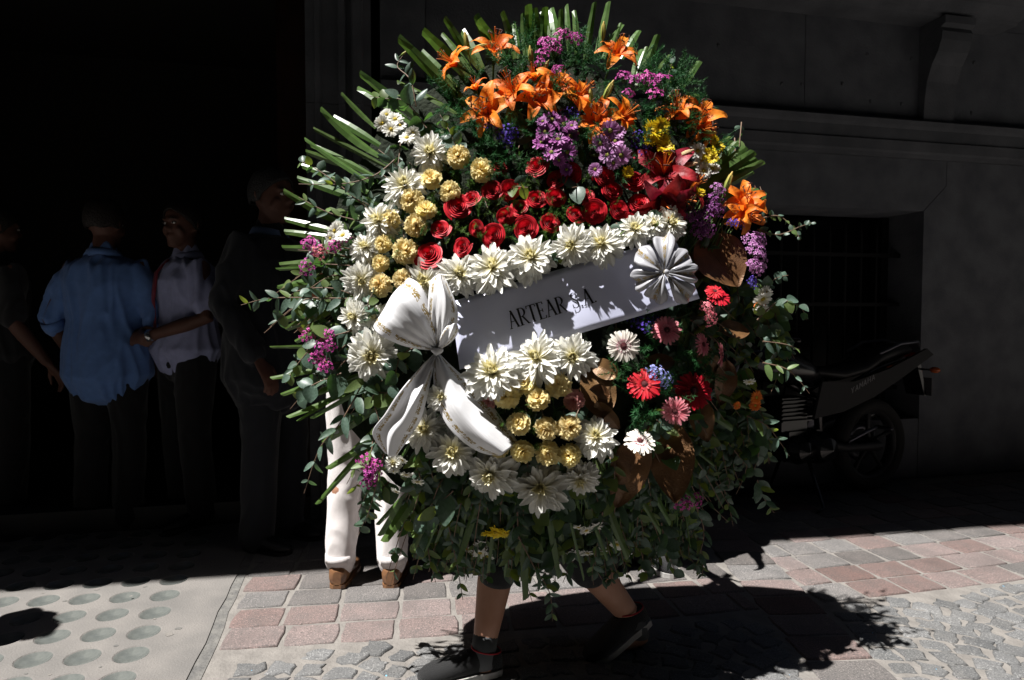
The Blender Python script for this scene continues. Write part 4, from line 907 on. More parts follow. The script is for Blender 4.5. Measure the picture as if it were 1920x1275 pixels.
GLY = {
 'A': (.62, [stroke((.08,0),(.31,1),TN), stroke((.53,0),(.30,1),TK), bar(.15,.45,.36,.035), bar(.0,.17,0,SH), bar(.42,.64,0,SH)]),
 'R': (.58, [stroke((.13,0),(.13,1),TK), bar(.03,.25,0,SH), bar(.03,.28,1-SH,SH), bar(.13,.28,.49,.035), *arc(.27,.745,.17,.24,90,-90,TN,TK), stroke((.54,0),(.27,.5),TK*.9), bar(.48,.62,0,SH)]),
 'T': (.56, [stroke((.28,0),(.28,1),TK), bar(.18,.38,0,SH), bar(.02,.54,1-.04,.04), stroke((.025,.84),(.035,1),TN), stroke((.535,.84),(.525,1),TN)]),
 'E': (.50, [stroke((.13,0),(.13,1),TK), bar(.03,.44,0,.038), bar(.03,.42,1-.038,.038), bar(.13,.34,.49,.038), stroke((.455,.17),(.43,0),TN), stroke((.42,.84),(.405,1),TN), stroke((.34,.40),(.34,.60),TN)]),
 'S': (.46, [*ribn([(.36,.83,.03),(.32,.92,.04),(.22,.965,.045),(.12,.92,.07),(.075,.80,.09),(.10,.68,.10),(.20,.57,.11),(.31,.46,.11),(.375,.34,.10),(.37,.19,.09),(.31,.07,.07),(.20,.025,.045),(.10,.06,.04),(.06,.16,.03)]), stroke((.365,.72),(.372,.98),TN*.8), stroke((.045,.02),(.052,.28),TN*.8)]),
 '.': (.20, [[(.09+.055*math.cos(a*.785), .055+.055*math.sin(a*.785)) for a in range(8)]]), ' ': (.34, [])}
p0 = Vector(pix(957,618,1.8)); capx = 33.0; ang = math.atan2(618-566, 1121-957)
Pn = (TRc-TLc).cross(BLc-TLc).normalized()
def onban(px, py, off):    # ray through photo pixel onto the banner grid (nearest point by search)
    best = None; lo = (0, 0)
    u, v = .4, .5
    for it in range(6):
        p = bq(u, v); e = 1e-3
        def sc(q): return Vector(((q.x/q.y), ((q.z-CH)/q.y)))
        t_ = pix(px, py, 1.0); T = Vector((t_.x, t_.z-CH)); s0 = sc(p); du = (sc(bq(u+e, v))-s0)/e; dv = (sc(bq(u, v+e))-s0)/e
        det = du.x*dv.y-du.y*dv.x; r = T-s0; u += (r.x*dv.y-r.y*dv.x)/det; v += (du.x*r.y-du.y*r.x)/det
    return bq(u, v, off)
def textobj(txt, par, Minv, place, m, name='letter'):
    x = 0; total = sum(GLY[c][0] for c in txt)
    for c in txt:
        w, sh = GLY[c]
        if sh:
            A = MB()
            for k, poly in enumerate(sh): A.poly([place((x+px)/total, py, .0023+.00015*k) for px, py in poly])
            obj(name, A.mesh(name, m, False), par, Minv)
        x += w
ca_, sa_ = math.cos(ang), math.sin(ang)
def place(u, h, off):
    L = math.hypot(1121-957, 618-566); cap = 34-4*u
    return onban(957+ca_*L*u-sa_*h*cap, 618-sa_*L*u-ca_*h*cap, off)
textobj('ARTEAR S.A.', ban, nI, place, INK)
# ================================================================== people
SKN = mat('skin', (.32,.16,.10), .55, (.38,.20,.13), 14, bump=.12, bscale=220); SKD = mat('darkened_skin', (.085,.038,.026), .6, (.105,.048,.034), 14, bump=.12, bscale=220)  # doorway figures' skin darkened; shade is put into the colour
HRD = mat('dark_hair', (.012,.009,.008), .55, (.02,.015,.012), 60, bump=.8, bscale=120); HRA = mat('auburn_hair', (.16,.05,.02), .5, (.25,.09,.04), 60, bump=.8, bscale=120); HRG = mat('grey_hair', (.02,.02,.02), .6, (.035,.035,.035), 60, bump=.8, bscale=120)
def fabric(n, c, r=.85, b=.25, c2=None): return mat(n, c, r, c2 or tuple(x*.88 for x in c), 30, bump=b, bscale=500, sheen=.15)
EYE = mat('eye_white', (.6,.58,.55), .3); EYD = mat('iris', (.02,.012,.01), .2); LIP = mat('lips', (.30,.10,.08), .5)
LEA = mat('brown_leather', (.20,.10,.045), .3, (.13,.06,.03), 40, spec=.6); BLK = mat('black_leather', (.012,.012,.013), .35)
def V(*a): return Vector(a)
def hand(A, wr, d, nrm, side, curl=.5, s=1.0, thumb=1):
    """palm and five fingers; d along the hand, nrm out of the back of the hand"""
    d = Vector(d).normalized(); nrm = Vector(nrm); nrm = (nrm-d*nrm.dot(d)).normalized(); x = d.cross(nrm)*side
    A.tube([wr-d*.02*s, wr+d*.03*s, wr+d*.075*s, wr+d*.092*s], [(.024*s,.018*s),(.036*s,.015*s),(.040*s,.014*s),(.036*s,.011*s)], 12, up=x)
    for k, (ox, L) in enumerate(((-.029,.072),(-.010,.080),(.010,.074),(.028,.058))):
        p = wr+d*.085*s+x*ox*s; dd = d+x*ox*2.2; pts = [p-dd*.02*s]; q = p; cu = curl*(1+.08*k)
        for seg, f in enumerate((.45,.30,.25)):
            dd = (dd.normalized()*math.cos(cu)-nrm*math.sin(cu)).normalized() if seg else (dd.normalized()*math.cos(cu*.6)-nrm*math.sin(cu*.6)).normalized()
            q = q+dd*L*f*s; pts.append(q.copy())
        A.tube(pts, [.0095*s,.0092*s,.0085*s,.0072*s], 8)
    p = wr+d*.025*s-x*.026*s; t1 = (d*.6-x*.75-nrm*.25).normalized(); t2 = (d*.95-x*.2-nrm*(.2+curl*.3)).normalized()
    A.tube([p, p+t1*.036*s, p+t1*.036*s+t2*.03*s, p+t1*.036*s+t2*.055*s], [.013*s,.0115*s,.010*s,.008*s], 8)
def head(A, c, yaw=0, pit=0, s=1.0):
    """c: centre of the skull; face along -y before turning"""
    M = Matrix.Translation(c) @ Matrix.Rotation(yaw, 4, 'Z') @ Matrix.Rotation(pit, 4, 'X') @ Matrix.Scale(s, 4)
    P = []
    prof = [(-.125,.018,.022,-.052),(-.115,.034,.034,-.046),(-.095,.048,.054,-.030),(-.07,.058,.072,-.015),(-.035,.067,.085,-.004),(0,.072,.094,.004),(.035,.076,.099,.008),(.065,.073,.095,.010),(.09,.062,.080,.012),(.108,.044,.056,.012),(.118,.02,.026,.012),(.120,.004,.005,.012)]
    for z, rx, ry, oy in prof:
        row = []
        for i in range(24):
            a = 2*math.pi*i/24; x = math.cos(a)*rx; y = math.sin(a)*ry+oy
            row.append(M @ V(x, y, z))
        P.append(row)
    A.grid(P, True)
    t = lambda pts, r, n=8: A.tube([M @ V(*p) for p in pts], [q*s if not isinstance(q, tuple) else (q[0]*s, q[1]*s) for q in r], n)
    t([(0,-.083,.022),(0,-.096,-.005),(0,-.108,-.026),(0,-.094,-.034)], [.008,.010,.0135,.008])     # nose
    t([(-.012,-.094,-.03),(.012,-.094,-.03)], [.008,.008]); t([(-.024,-.081,-.062),(0,-.090,-.060),(.024,-.081,-.062)], [.005,.0085,.005]); t([(-.02,-.079,-.071),(0,-.088,-.072),(.02,-.079,-.071)], [.005,.0085,.005])
    t([(-.048,-.078,.026),(-.015,-.092,.024),(.015,-.092,.024),(.048,-.078,.026)], [.006,.0085,.0085,.006])     # brow
    t([(-.02,-.062,-.108),(.02,-.062,-.108)], [.016,.016])
    for sx in (-1, 1):
        t([(sx*.074,.012,.018),(sx*.083,.022,.020),(sx*.085,.024,-.005),(sx*.078,.014,-.030)], [.006,.010,.009,.007])
        t([(sx*.046,-.066,-.03),(sx*.05,-.05,-.05)], [.018,.018])
    return M
def face(M, par, s=1.0, lips=True):
    for sx in (-1, 1):
        q = MB(); q.ball((sx*.031,-.0835,.004), (.0135,.0085,.0058), 12); obj('eye', q.mesh('eye', EYE), par, M)
        q = MB(); q.ball((sx*.031,-.0905,.004), (.0055,.0035,.0055), 10); obj('iris', q.mesh('iris', EYD), par, M)
        q = MB(); q.tube([(sx*.05,-.082,.024),(sx*.032,-.0935,.029),(sx*.013,-.096,.025)], [.002,.0038,.003], 6); obj('eyebrow', q.mesh('eyebrow', HRD), par, M)
def hair(M, par, m, back=1, vol=1.0, long=0):
    A = MB(); P = []
    for j in range(13):
        th = math.pi*.52*j/12; row = []
        for i in range(28):
            a = 2*math.pi*i/28; fr = max(0, -math.sin(a))
            lim = 1-.42*fr**1.2*(1 if not long else .7) if back else 1
            t = th*(lim*1.22 if math.sin(a) > -.2 else lim*1.12); z = math.cos(t); r = math.sin(t)
            row.append(V(math.cos(a)*r*.083*vol, math.sin(a)*r*.108*vol+.012, .02+z*.112*vol+noise.noise(V(a*2.2, j*.7, 1))*.010))
        P.append(row)
    A.grid(P, True)
    if long: A.tube([(0,.05,.06),(0,.095,0),(0,.095,-.09),(0,.08,-.17)], [(.07,.05),(.088,.045),(.085,.04),(.06,.02)], 16, up=(1,0,0))
    o = obj('hair', A.mesh('hair', m), par, M); d = o.modifiers.new('s', 'SOLIDIFY'); d.thickness = .008; return o
def person(loc, rz, H, label, skin, J_, top, bottom, shoes, hairm, hy=0, hp=0, sleeve=1.0, shirt_len=0, facey=True, longhair=0, build=1.0, soles=None, bott_to=1.0, coat=False, hands=((.5, None), (.5, None)), bulge=0, vox=.010, group=None, wr=.006):
    """J_: joints in local metres for H=1.75: shL elL wrL shR elR wrR hipL knL anL hipR knR anR (L = at -x)"""
    k = H/1.75; r = empty('person', loc, rz, label=label, cat='person', group=group); S = lambda p: V(*p)*k; j = {a: S(b) for a, b in J_.items()}
    A = MB(); b = build
    hipc = S((0, 0, .96)) if 'hipc' not in j else j['hipc']; chest = j.get('chest', S((0,0,1.28))); neck = j.get('neck', S((0,.012,1.47))); hc = j.get('head', S((0,-.01,1.632)))
    UPX = (1,0,0)
    A.tube([hipc-V(0,0,.06*k), hipc, hipc+V(0,0,.12*k), chest-V(0,0,.08*k), chest+V(0,0,.03*k), neck-V(0,0,.06*k), neck-V(0,0,.015)*k],
           [(.14*k*b,.10*k*b),(.165*k*b,.112*k*b),(.142*k*b,.10*k*b),(.155*k*b,.112*k*b),(.175*k*b,.118*k*b),(.15*k*b,.085*k*b),(.07*k,.06*k)], 20, up=UPX)
    A.tube([neck-V(0,0,.04*k), neck+V(0,-.002,.04)*k, hc+V(0,.01,-.06)*k], [.062*k,.056*k,.052*k], 14)
    M = head(A, hc, hy, hp, k)
    for sd in 'LR':
        A.tube([chest.lerp(j['sh'+sd], .6), j['sh'+sd], j['sh'+sd].lerp(j['el'+sd], .5), j['el'+sd], j['el'+sd].lerp(j['wr'+sd], .35), j['wr'+sd]], [.052*k,.050*k,.045*k,.040*k,.039*k,(.028*k,.022*k)], 14)
        A.tube([j['hip'+sd]+V(0,0,.04*k), j['hip'+sd]-V(0,0,.06*k), j['hip'+sd].lerp(j['kn'+sd], .5), j['kn'+sd], j['kn'+sd].lerp(j['an'+sd], .28)+V(0,.015,0), j['kn'+sd].lerp(j['an'+sd], .7), j['an'+sd]], [.088*k*b,.088*k*b,.072*k*b,.055*k,.061*k,.046*k,.036*k], 16)
        cu, nn = hands[0 if sd == 'L' else 1]; d = (j['wr'+sd]-j['el'+sd]).normalized(); dd = J_.get('hd'+sd); d = Vector(dd).normalized() if dd else d
        hand(A, j['wr'+sd]+d*.02, d, nn or (0,-1,.1), 1 if sd == 'L' else -1, cu, k*1.02)
        fd = Vector(J_.get('fd'+sd, (0,-1,0))).normalized(); an = j['an'+sd]
        A.tube([an+V(0,0,.02), an-V(0,0,.04*k)-fd*.01, an+fd*.08*k-V(0,0,.055*k), an+fd*.15*k-V(0,0,.065*k)], [.034*k,.036*k,(.036*k,.026*k),(.03*k,.018*k)], 12)
    obj('body', remesh(A, 'body', skin, vox*.8, 2), r)
    if facey: face(M, r)
    if hairm: hair(M, r, hairm, long=longhair)
    if top:
        A = MB(); i = .016*k; sl = shirt_len*k
        cx = .028 if coat else 0
        A.tube([hipc-V(0,0,.02*k+sl), hipc+V(0,0,.03*k), hipc+V(0,0,.15*k), chest-V(0,0,.06*k), chest+V(0,0,.04*k), neck-V(0,0,.058*k), neck-V(0,0,.012*k)],
               [(.190*k*b+i+cx,.142*k*b+i+cx),(.180*k*b+i+cx,.130*k*b+i+cx),(.158*k*b+i+cx,.115*k*b+i+cx),(.165*k*b+i+cx,.122*k*b+i+cx),(.180*k*b+i+cx*.7,.122*k*b+i+cx*.5),(.155*k*b+i,.09*k*b+i),(.074*k,.066*k)], 24, up=UPX)
        A.tube([neck-V(0,0,.05*k), neck+V(0,0,.012*k)], [.074*k,.066*k], 16)
        for sd in 'LR':
            sh, el, wrr = j['sh'+sd], j['el'+sd], j['wr'+sd]; pts = [chest.lerp(sh, .5)-V(0,0,.01), sh-V(0,0,.012), sh.lerp(el, .5)]; rr = [.064*k,(.066+.3*cx)*k,(.063+.3*cx)*k]
            if sleeve >= 1: pts += [el]; rr += [.056*k+.3*cx]
            if sleeve > 1: pts += [el.lerp(wrr, (sleeve-1)*.55), el.lerp(wrr, sleeve-1)]; rr += [.052*k+.2*cx,.047*k+.2*cx]
            elif sleeve < 1: pts[-1] = sh.lerp(el, sleeve*.55); pts.append(sh.lerp(el, sleeve)); rr.append(.068*k)
            A.tube(pts, rr, 16)
        obj('suit_jacket' if coat else 'shirt', remesh(A, 'shirt', top, vox, 3, wrinkle=wr*1.5, wscale=9, wdir=(1.5,1.5,.38)), r)
        c = MB(); n_ = neck-V(0,0,.018*k); P = []
        for q_, (z, rad) in enumerate([(-.005,.082),(.022,.073),(.036,.068),(.030,.078),(.0,.094)]):
            P.append([n_+V(math.cos(a)*rad*k, math.sin(a)*rad*.9*k, (z+.010*math.sin(a))*k) for a in [R(-78)+R(336)*t/24 for t in range(25)]])
        c.grid(P); oc = obj('collar', c.mesh('collar', top if not coat else coat), r); oc.modifiers.new('s','SOLIDIFY').thickness = .003
        if sleeve > 1 and not coat:
            for sd in 'LR':
                e_ = j['el'+sd].lerp(j['wr'+sd], sleeve-1); d = (j['wr'+sd]-j['el'+sd]).normalized(); c = MB(); c.tube([e_-d*.045, e_-d*.02, e_+d*.012], [.052*k,.056*k,.053*k], 18, cap=False); oc = obj('rolled_cuff', c.mesh('rolled_cuff', top), r); oc.modifiers.new('s','SOLIDIFY').thickness = .006
    A = MB(); i = .012*k
    A.tube([hipc+V(0,0,.06*k), hipc-V(0,0,.02*k), hipc-V(0,0,.08*k)], [(.168*k*b,.118*k*b),(.175*k*b,.125*k*b),(.16*k*b,.115*k*b)], 22, up=UPX)
    for sd in 'LR':
        h_, kn, an = j['hip'+sd], j['kn'+sd], j['an'+sd]; an2 = an+V(0,0,-.035*k) if bott_to >= 1 else kn.lerp(an, bott_to)
        pts = [h_, h_-V(0,0,.07*k), h_.lerp(kn, .5), kn, kn.lerp(an2, .5), an2]
        w0 = {'slim': (.100,.100,.092,.078,.072,.066), 'suit': (.10,.10,.09,.08,.078,.076), 'crop': (.10,.10,.092,.080,.078,.078)}[bottom[1]]
        A.tube(pts, [q*k*b if n_ < 3 else q*k for n_, q in enumerate(w0)], 18)
    obj('trousers', remesh(A, 'trousers', bottom[0], vox, 2, wrinkle=.005, wscale=11, wdir=(1,1,.45)), r)
    return r, j, M, k
def shoe(r, an, fd, m, kind='dress', sole=None, name='shoe', lift=0.0, H=1.0):
    """shoe under ankle joint an; fd toe direction; lift pitches the heel up"""
    fd = Vector(fd).normalized(); M = Matrix.Translation(V(an.x, an.y, 0)) @ Matrix(((-fd.y, fd.x, 0, 0),(fd.x*1.0, fd.y, 0, 0),(0,0,1,0),(0,0,0,1))).transposed() if False else None
    x = Vector((fd.y, -fd.x, 0)).normalized(); up = Vector((0,0,1)); M = Matrix((( *x, 0),(*fd, 0),(*up, 0),(0,0,0,1))).transposed(); M = Matrix.Translation(V(an.x, an.y, lift*.0)) @ M
    if lift:
        M = M @ Matrix.Translation((0,.13,0)) @ Matrix.Rotation(-lift, 4, 'X') @ Matrix.Translation((0,-.13,0))
    secs = [(-.062,.014,.0,.060),(-.055,.028,.0,.075),(-.03,.034,.0,.088),(0,.036,.0,.092),(.03,.037,.0,.082),(.07,.042,.0,.064),(.11,.046,.0,.052),(.15,.046,.0,.043),(.18,.038,.0,.036),(.20,.022,.002,.028),(.208,.008,.006,.018)]
    ht = 0; A = MB(); P = []
    for y, w, z0, z1 in secs:
        if kind == 'heel': w *= 1+.22*sm(.06, -.02, y)
        if kind == 'sport': z1 *= 1-.22*sm(.06, .0, y)
        hz = ht*sm(.10, -.03, y); row = []
        for i in range(16):
            a = 2*math.pi*i/16; cx, cz = math.cos(a), math.sin(a); zz = (z0+z1)/2+(z1-z0)/2*(abs(cz)**.7)*(1 if cz > 0 else -1)
            row.append(M @ V(w*(abs(cx)**.75)*(1 if cx > 0 else -1), y, zz+hz+.012))
        P.append(row)
    A.grid(P, True); A.poly(P[0][::-1]); A.poly(P[-1]); o = obj(name, A.mesh(name, m), r)
    B = MB(); P = []
    for y, w, z0, z1 in secs:
        hz = ht*sm(.10, -.03, y); w2 = w*1.06+.002; t = .016 if kind != 'sport' else .020
        if kind == 'sport': pass
        P.append([M @ V(-w2, y, hz), M @ V(-w2*1.0, y, hz+t), M @ V(w2, y, hz+t), M @ V(w2, y, hz)])
    B.grid(P, True); B.poly([P[0][i] for i in (0,1,2,3)]); B.poly([P[-1][i] for i in (3,2,1,0)])
    if kind == 'dress': B.box(-.032,.032,-.06,.0,-.0,.012,0,M)
    obj('sole', B.mesh('sole', sole or m, False), o)
    return o, M
base = dict(shL=(-.180,0,1.395), elL=(-.24,.02,1.12), wrL=(-.25,-.05,.87), shR=(.180,0,1.395), elR=(.24,.02,1.12), wrR=(.25,-.05,.87), hipL=(-.09,0,.93), knL=(-.10,-.01,.50), anL=(-.105,.02,.09), hipR=(.09,0,.93), knR=(.10,-.01,.50), anR=(.105,.02,.09))
def JJ(**k): d = dict(base); d.update(k); return d
SHIRTB = fabric('blue_chambray', (.11,.21,.48)); SHIRTW = fabric('white_cotton', (.32,.34,.54)); SUIT = fabric('dark_navy_suiting', (.0045,.006,.010)); DKTR = fabric('black_trousers', (.003,.003,.004)); WTR = fabric('off_white_trousers', (.66,.62,.61), b=.35)
TERR = fabric('terracotta_blouse', (.38,.15,.075)); BLKT = fabric('black_knit', (.012,.012,.014)); TIE = fabric('crimson_silk_tie', (.22,.02,.04), .45); GREYS = fabric('grey_sock', (.08,.082,.085))
# man in the blue shirt, seen from behind (faces away: yaw 180)
pb = pix(190, 940, 3.42)
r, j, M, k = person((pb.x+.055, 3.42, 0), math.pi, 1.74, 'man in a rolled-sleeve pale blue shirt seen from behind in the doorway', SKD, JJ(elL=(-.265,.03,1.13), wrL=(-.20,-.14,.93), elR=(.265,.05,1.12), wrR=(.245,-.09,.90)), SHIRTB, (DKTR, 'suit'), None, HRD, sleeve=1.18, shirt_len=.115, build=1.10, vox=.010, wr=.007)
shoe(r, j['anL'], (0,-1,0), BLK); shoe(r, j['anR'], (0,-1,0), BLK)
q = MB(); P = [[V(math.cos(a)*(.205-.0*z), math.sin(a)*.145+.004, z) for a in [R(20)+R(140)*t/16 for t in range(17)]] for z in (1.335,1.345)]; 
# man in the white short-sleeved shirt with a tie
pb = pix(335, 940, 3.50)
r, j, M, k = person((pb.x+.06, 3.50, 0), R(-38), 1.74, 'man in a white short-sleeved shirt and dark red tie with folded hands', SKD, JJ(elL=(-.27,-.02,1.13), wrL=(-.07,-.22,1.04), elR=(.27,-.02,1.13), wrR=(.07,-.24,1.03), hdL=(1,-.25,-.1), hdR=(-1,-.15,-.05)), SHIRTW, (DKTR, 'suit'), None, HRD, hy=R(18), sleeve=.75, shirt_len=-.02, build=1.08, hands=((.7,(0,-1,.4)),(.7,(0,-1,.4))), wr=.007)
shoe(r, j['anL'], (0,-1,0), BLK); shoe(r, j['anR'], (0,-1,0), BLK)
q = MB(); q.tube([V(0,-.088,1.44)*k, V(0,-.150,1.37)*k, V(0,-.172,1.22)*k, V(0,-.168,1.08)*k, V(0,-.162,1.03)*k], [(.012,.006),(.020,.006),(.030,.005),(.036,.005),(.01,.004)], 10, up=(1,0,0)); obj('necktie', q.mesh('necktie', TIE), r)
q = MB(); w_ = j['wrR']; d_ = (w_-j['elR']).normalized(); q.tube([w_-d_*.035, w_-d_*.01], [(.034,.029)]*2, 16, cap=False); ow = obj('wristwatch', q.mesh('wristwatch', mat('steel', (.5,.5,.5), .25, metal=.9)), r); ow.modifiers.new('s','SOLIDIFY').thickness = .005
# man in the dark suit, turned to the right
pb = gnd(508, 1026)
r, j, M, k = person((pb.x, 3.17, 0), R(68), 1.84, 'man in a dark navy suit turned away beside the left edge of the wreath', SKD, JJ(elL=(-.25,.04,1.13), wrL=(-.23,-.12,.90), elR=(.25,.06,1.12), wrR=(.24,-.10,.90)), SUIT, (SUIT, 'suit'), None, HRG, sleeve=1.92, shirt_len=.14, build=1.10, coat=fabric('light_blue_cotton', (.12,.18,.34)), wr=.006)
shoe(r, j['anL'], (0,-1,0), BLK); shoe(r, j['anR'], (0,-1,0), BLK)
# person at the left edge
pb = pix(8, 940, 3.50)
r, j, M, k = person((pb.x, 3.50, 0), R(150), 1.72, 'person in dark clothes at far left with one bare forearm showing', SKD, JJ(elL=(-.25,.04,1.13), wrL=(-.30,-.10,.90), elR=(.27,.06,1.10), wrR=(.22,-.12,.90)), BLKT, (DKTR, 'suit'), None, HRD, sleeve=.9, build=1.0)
shoe(r, j['anL'], (0,-1,0), BLK); shoe(r, j['anR'], (0,-1,0), BLK)
# woman in white trousers, her back to the street
hl, hr = gnd(637, 1096), gnd(735, 1096); cx = (hl.x+hr.x)/2; cy = (hl.y+hr.y)/2+.06
s_ = 1.66/1.75; dxx = (hr.x-hl.x)/2/s_
r, j, M, k = person((cx, cy, 0), math.pi, 1.66, 'woman in off-white trousers and brown heeled clogs standing behind the wreath', SKN, JJ(hipL=(-.09,0,.95), hipR=(.09,0,.95), knL=(-.10,-.01,.53), knR=(.10,-.01,.53), anL=(-dxx,.045,.135), anR=(dxx,.045,.135), fdL=(0,-1,-.3), fdR=(0,-1,-.3), elL=(-.27,.04,1.16), wrL=(-.14,-.2,1.10), elR=(.30,0,1.17), wrR=(.22,-.18,1.05)), TERR, (WTR, 'slim'), None, HRA, sleeve=.5, longhair=1, build=.96, wr=.005)
for sd in 'LR':
    shoe(r, V(j['an'+sd].x, j['an'+sd].y, 0), (0,-1,0), LEA, 'heel', sole=LEA)
    e_ = j['an'+sd]; q = MB(); q.tube([e_+V(0,0,.005), e_-V(0,0,.032)], [(.066*k,.070*k),(.067*k,.070*k)], 20, cap=False); oh = obj('trouser_hem', q.mesh('trouser_hem', WTR), r); oh.modifiers.new('s','SOLIDIFY').thickness = .003
# the bearer behind the wreath, striding to the left
pf, pr_ = gnd(925, 1262), gnd(1200, 1232)
aF = pix(905, 1226, 1.99); aR = pix(1196, 1172, 2.17)
O = V(.10, 2.13, 0); SKL = mat('bearer_skin', (.38,.19,.12), .5, (.44,.235,.16), 14, bump=.1, bscale=200)  # one even skin colour for the whole bearer
kk = 1.66/1.75
loc = lambda p: tuple((Vector(p)-O)/kk)
r, j, M, k = person(O, 0, 1.66, 'bearer in black cropped trousers and black trainers striding under the wreath', SKL,
    dict(head=(-.05,.0,1.60), neck=(-.02,.04,1.45), chest=(0,.05,1.26), hipc=(.03,.05,.94), shL=(-.20,.06,1.40), elL=(-.33,.02,1.16), wrL=(-.30,-.02,1.28), shR=(.18,.06,1.40), elR=(.34,.06,1.16), wrR=(.30,.06,1.28),
         hipL=(-.06,.03,.92), knL=loc(pix(935,1045,2.09)), anL=loc(aF), hipR=(.10,.07,.92), knR=loc(pix(1090,1045,2.14)), anR=loc(aR), fdL=(-1,-.25,0), fdR=(-1,-.1,-.35)),
    BLKT, (fabric('black_cropped_trousers', (.009,.009,.010)), 'crop'), None, HRD, hy=R(-70), sleeve=.6, build=1.0, bott_to=.12, hands=((1.2,(0,1,0)),(1.2,(0,1,0))), vox=.009)
TRN = fabric('black_trainer_mesh', (.0035,.0035,.004), .8, .5); WSO = mat('white_rubber_sole', (.40,.39,.37), .6, (.3,.29,.28), 30); PIP = mat('red_piping', (.30,.01,.02), .5)
for sd, lf in (('L', .0), ('R', .42)):
    fd = V(-1,-.32,0) if sd == 'L' else V(-1,-.42,0); an = j['an'+sd]
    o, Ms = shoe(r, V(an.x, an.y, 0), fd, TRN, 'sport', WSO, 'trainer', lf)
    e_ = an; d_ = (j['kn'+sd]-e_).normalized(); q = MB(); q.tube([e_-V(0,0,.035), e_-V(0,0,.005), e_+d_*.055], [(.040,.042),(.041,.042),(.0395,.0395)], 16, cap=False); os_ = obj('sock', q.mesh('sock', GREYS), r); os_.modifiers.new('s','SOLIDIFY').thickness = .003
    q = MB(); q.tube([Ms @ V(math.cos(a)*.037, -.012+math.sin(a)*.047, .080+.010*math.sin(a)) for a in [R(t*15) for t in range(25)]], .0026, 6, cap=False); obj('red_trim', q.mesh('red_trim', PIP), o)
    for t in range(5):
        q = MB(); y = .045+t*.018; q.tube([Ms @ V(-.024, y, .066-.5*(y-.045)), Ms @ V(0, y+.006, .084-.45*(y-.045)), Ms @ V(.024, y, .066-.5*(y-.045))], .0028, 5); obj('lace', q.mesh('lace', BLKT), o)
    q = MB(); P = [[Ms @ V(sgn_*.0375+.002, y, z) for y, z in ((-.045,.028),(.0,.032),(.05,.034),(.10,.03))] for sgn_ in (1,)]; 
# second bearer, hidden behind the wreath but for a shoe and the shadow
r2, j2, M2, k2 = person((.53, 2.86, 0), R(20), 1.66, 'person in dark clothes standing hidden behind the wreath, only a shoe and shadow showing', SKN, JJ(elL=(-.25,-.05,1.13), wrL=(-.22,-.28,1.10), elR=(.21,-.02,1.13), wrR=(.10,-.20,1.15), fdL=(-.6,-.8,0), fdR=(.1,-1,0)), BLKT, (DKTR, 'suit'), None, HRD, sleeve=1.5, vox=.013)
shoe(r2, j2['anL'], (-.6,-.8,0), TRN, 'sport', WSO, 'trainer'); shoe(r2, j2['anR'], (.1,-1,0), TRN, 'sport', WSO, 'trainer')
# onlooker just outside the frame on the left: the head's shadow falls on the slab
r2, j2, M2, k2 = person((-2.46, 1.93, 0), R(60), 1.72, 'onlooker standing left of the frame whose head shadow falls on the pale slab', SKN, JJ(), fabric('grey_shirt', (.12,.12,.13)), (DKTR, 'suit'), None, HRD, sleeve=.8, vox=.013)
shoe(r2, j2['anL'], (0,-1,0), BLK); shoe(r2, j2['anR'], (0,-1,0), BLK)
# ================================================================== motorcycle
mo = empty('motorcycle', (0,0,0), label='black motorcycle parked on the pavement beneath the barred window', cat='motorcycle')
rw = gnd(1622, 915); rw.y -= .02
hd = V(-.93,-.37,0).normalized(); mo.location = rw; mo.rotation_euler = (0, R(-7)*0, math.atan2(hd.y, hd.x))
MBK = mat('gloss_black_bodywork', (.006,.006,.007), .22, spec=.5); MGR = mat('dark_grey_bodywork', (.009,.009,.010), .6, spec=.25); MRU = mat('tyre_rubber', (.012,.012,.012), .8, bump=.3, bscale=60); MAL = mat('cast_alloy', (.03,.03,.032), .5, metal=.6); MST = mat('polished_steel', (.12,.12,.14), .35, metal=1); SEATM = mat('seat_vinyl', (.012,.012,.013), .5, bump=.1, bscale=200); MOR = mat('amber_lens', (.35,.07,.01), .25, spec=.6); MRD = mat('red_lens', (.22,.01,.01), .2, spec=.6); MSI = mat('silver_print', (.14,.14,.15), .5)
def mp(name, A, m, par=None, smooth=True, bev=0):
    o = obj(name, A.mesh(name, m, smooth), par or mo)
    if bev: b = o.modifiers.new('b','BEVEL'); b.width = bev; b.segments = 2; b.limit_method = 'ANGLE'
    return o
WBS = 1.36; WR_ = .30
for wx in (0, WBS):
    e = empty('wheel', (wx, 0, WR_), 0, mo)
    A = MB(); P = []
    for i in range(48):
        a = 2*math.pi*i/48; c = V(math.cos(a), 0, math.sin(a)); P.append([c*(WR_-.045+.045*math.cos(b))+V(0, .058*math.sin(b), 0) for b in [2*math.pi*q/12 for q in range(12)]])
    P.append(P[0]); A.grid([list(x) for x in P], True); mp('tyre', A, MRU, e)
    A = MB()
    for rr, h in ((.215,.035),):
        P = []
        for i in range(49): a = 2*math.pi*i/48; c = V(math.cos(a), 0, math.sin(a)); P.append([c*.225+V(0,-.035,0), c*.205+V(0,-.03,0), c*.20, c*.205+V(0,.03,0), c*.225+V(0,.035,0)])
        A.grid(P)
    for i in range(5):
        a = 2*math.pi*i/5+.3; c = V(math.cos(a), 0, math.sin(a)); A.tube([c*.03, c*.12, c*.205], [(.02,.02),(.012,.014),(.018,.016)], 8)
    A.tube([(0,-.05,0),(0,.05,0)], .042, 14); mp('rim', A, MAL, e)
    A = MB(); P = [[V(math.cos(a)*q, -.055-t, math.sin(a)*q) for a in [2*math.pi*i/32 for i in range(32)]] for q, t in ((.09,0),(.125,0),(.125,.004),(.09,.004))]; A.grid(P, True); mp('brake_disc', A, MST, e)
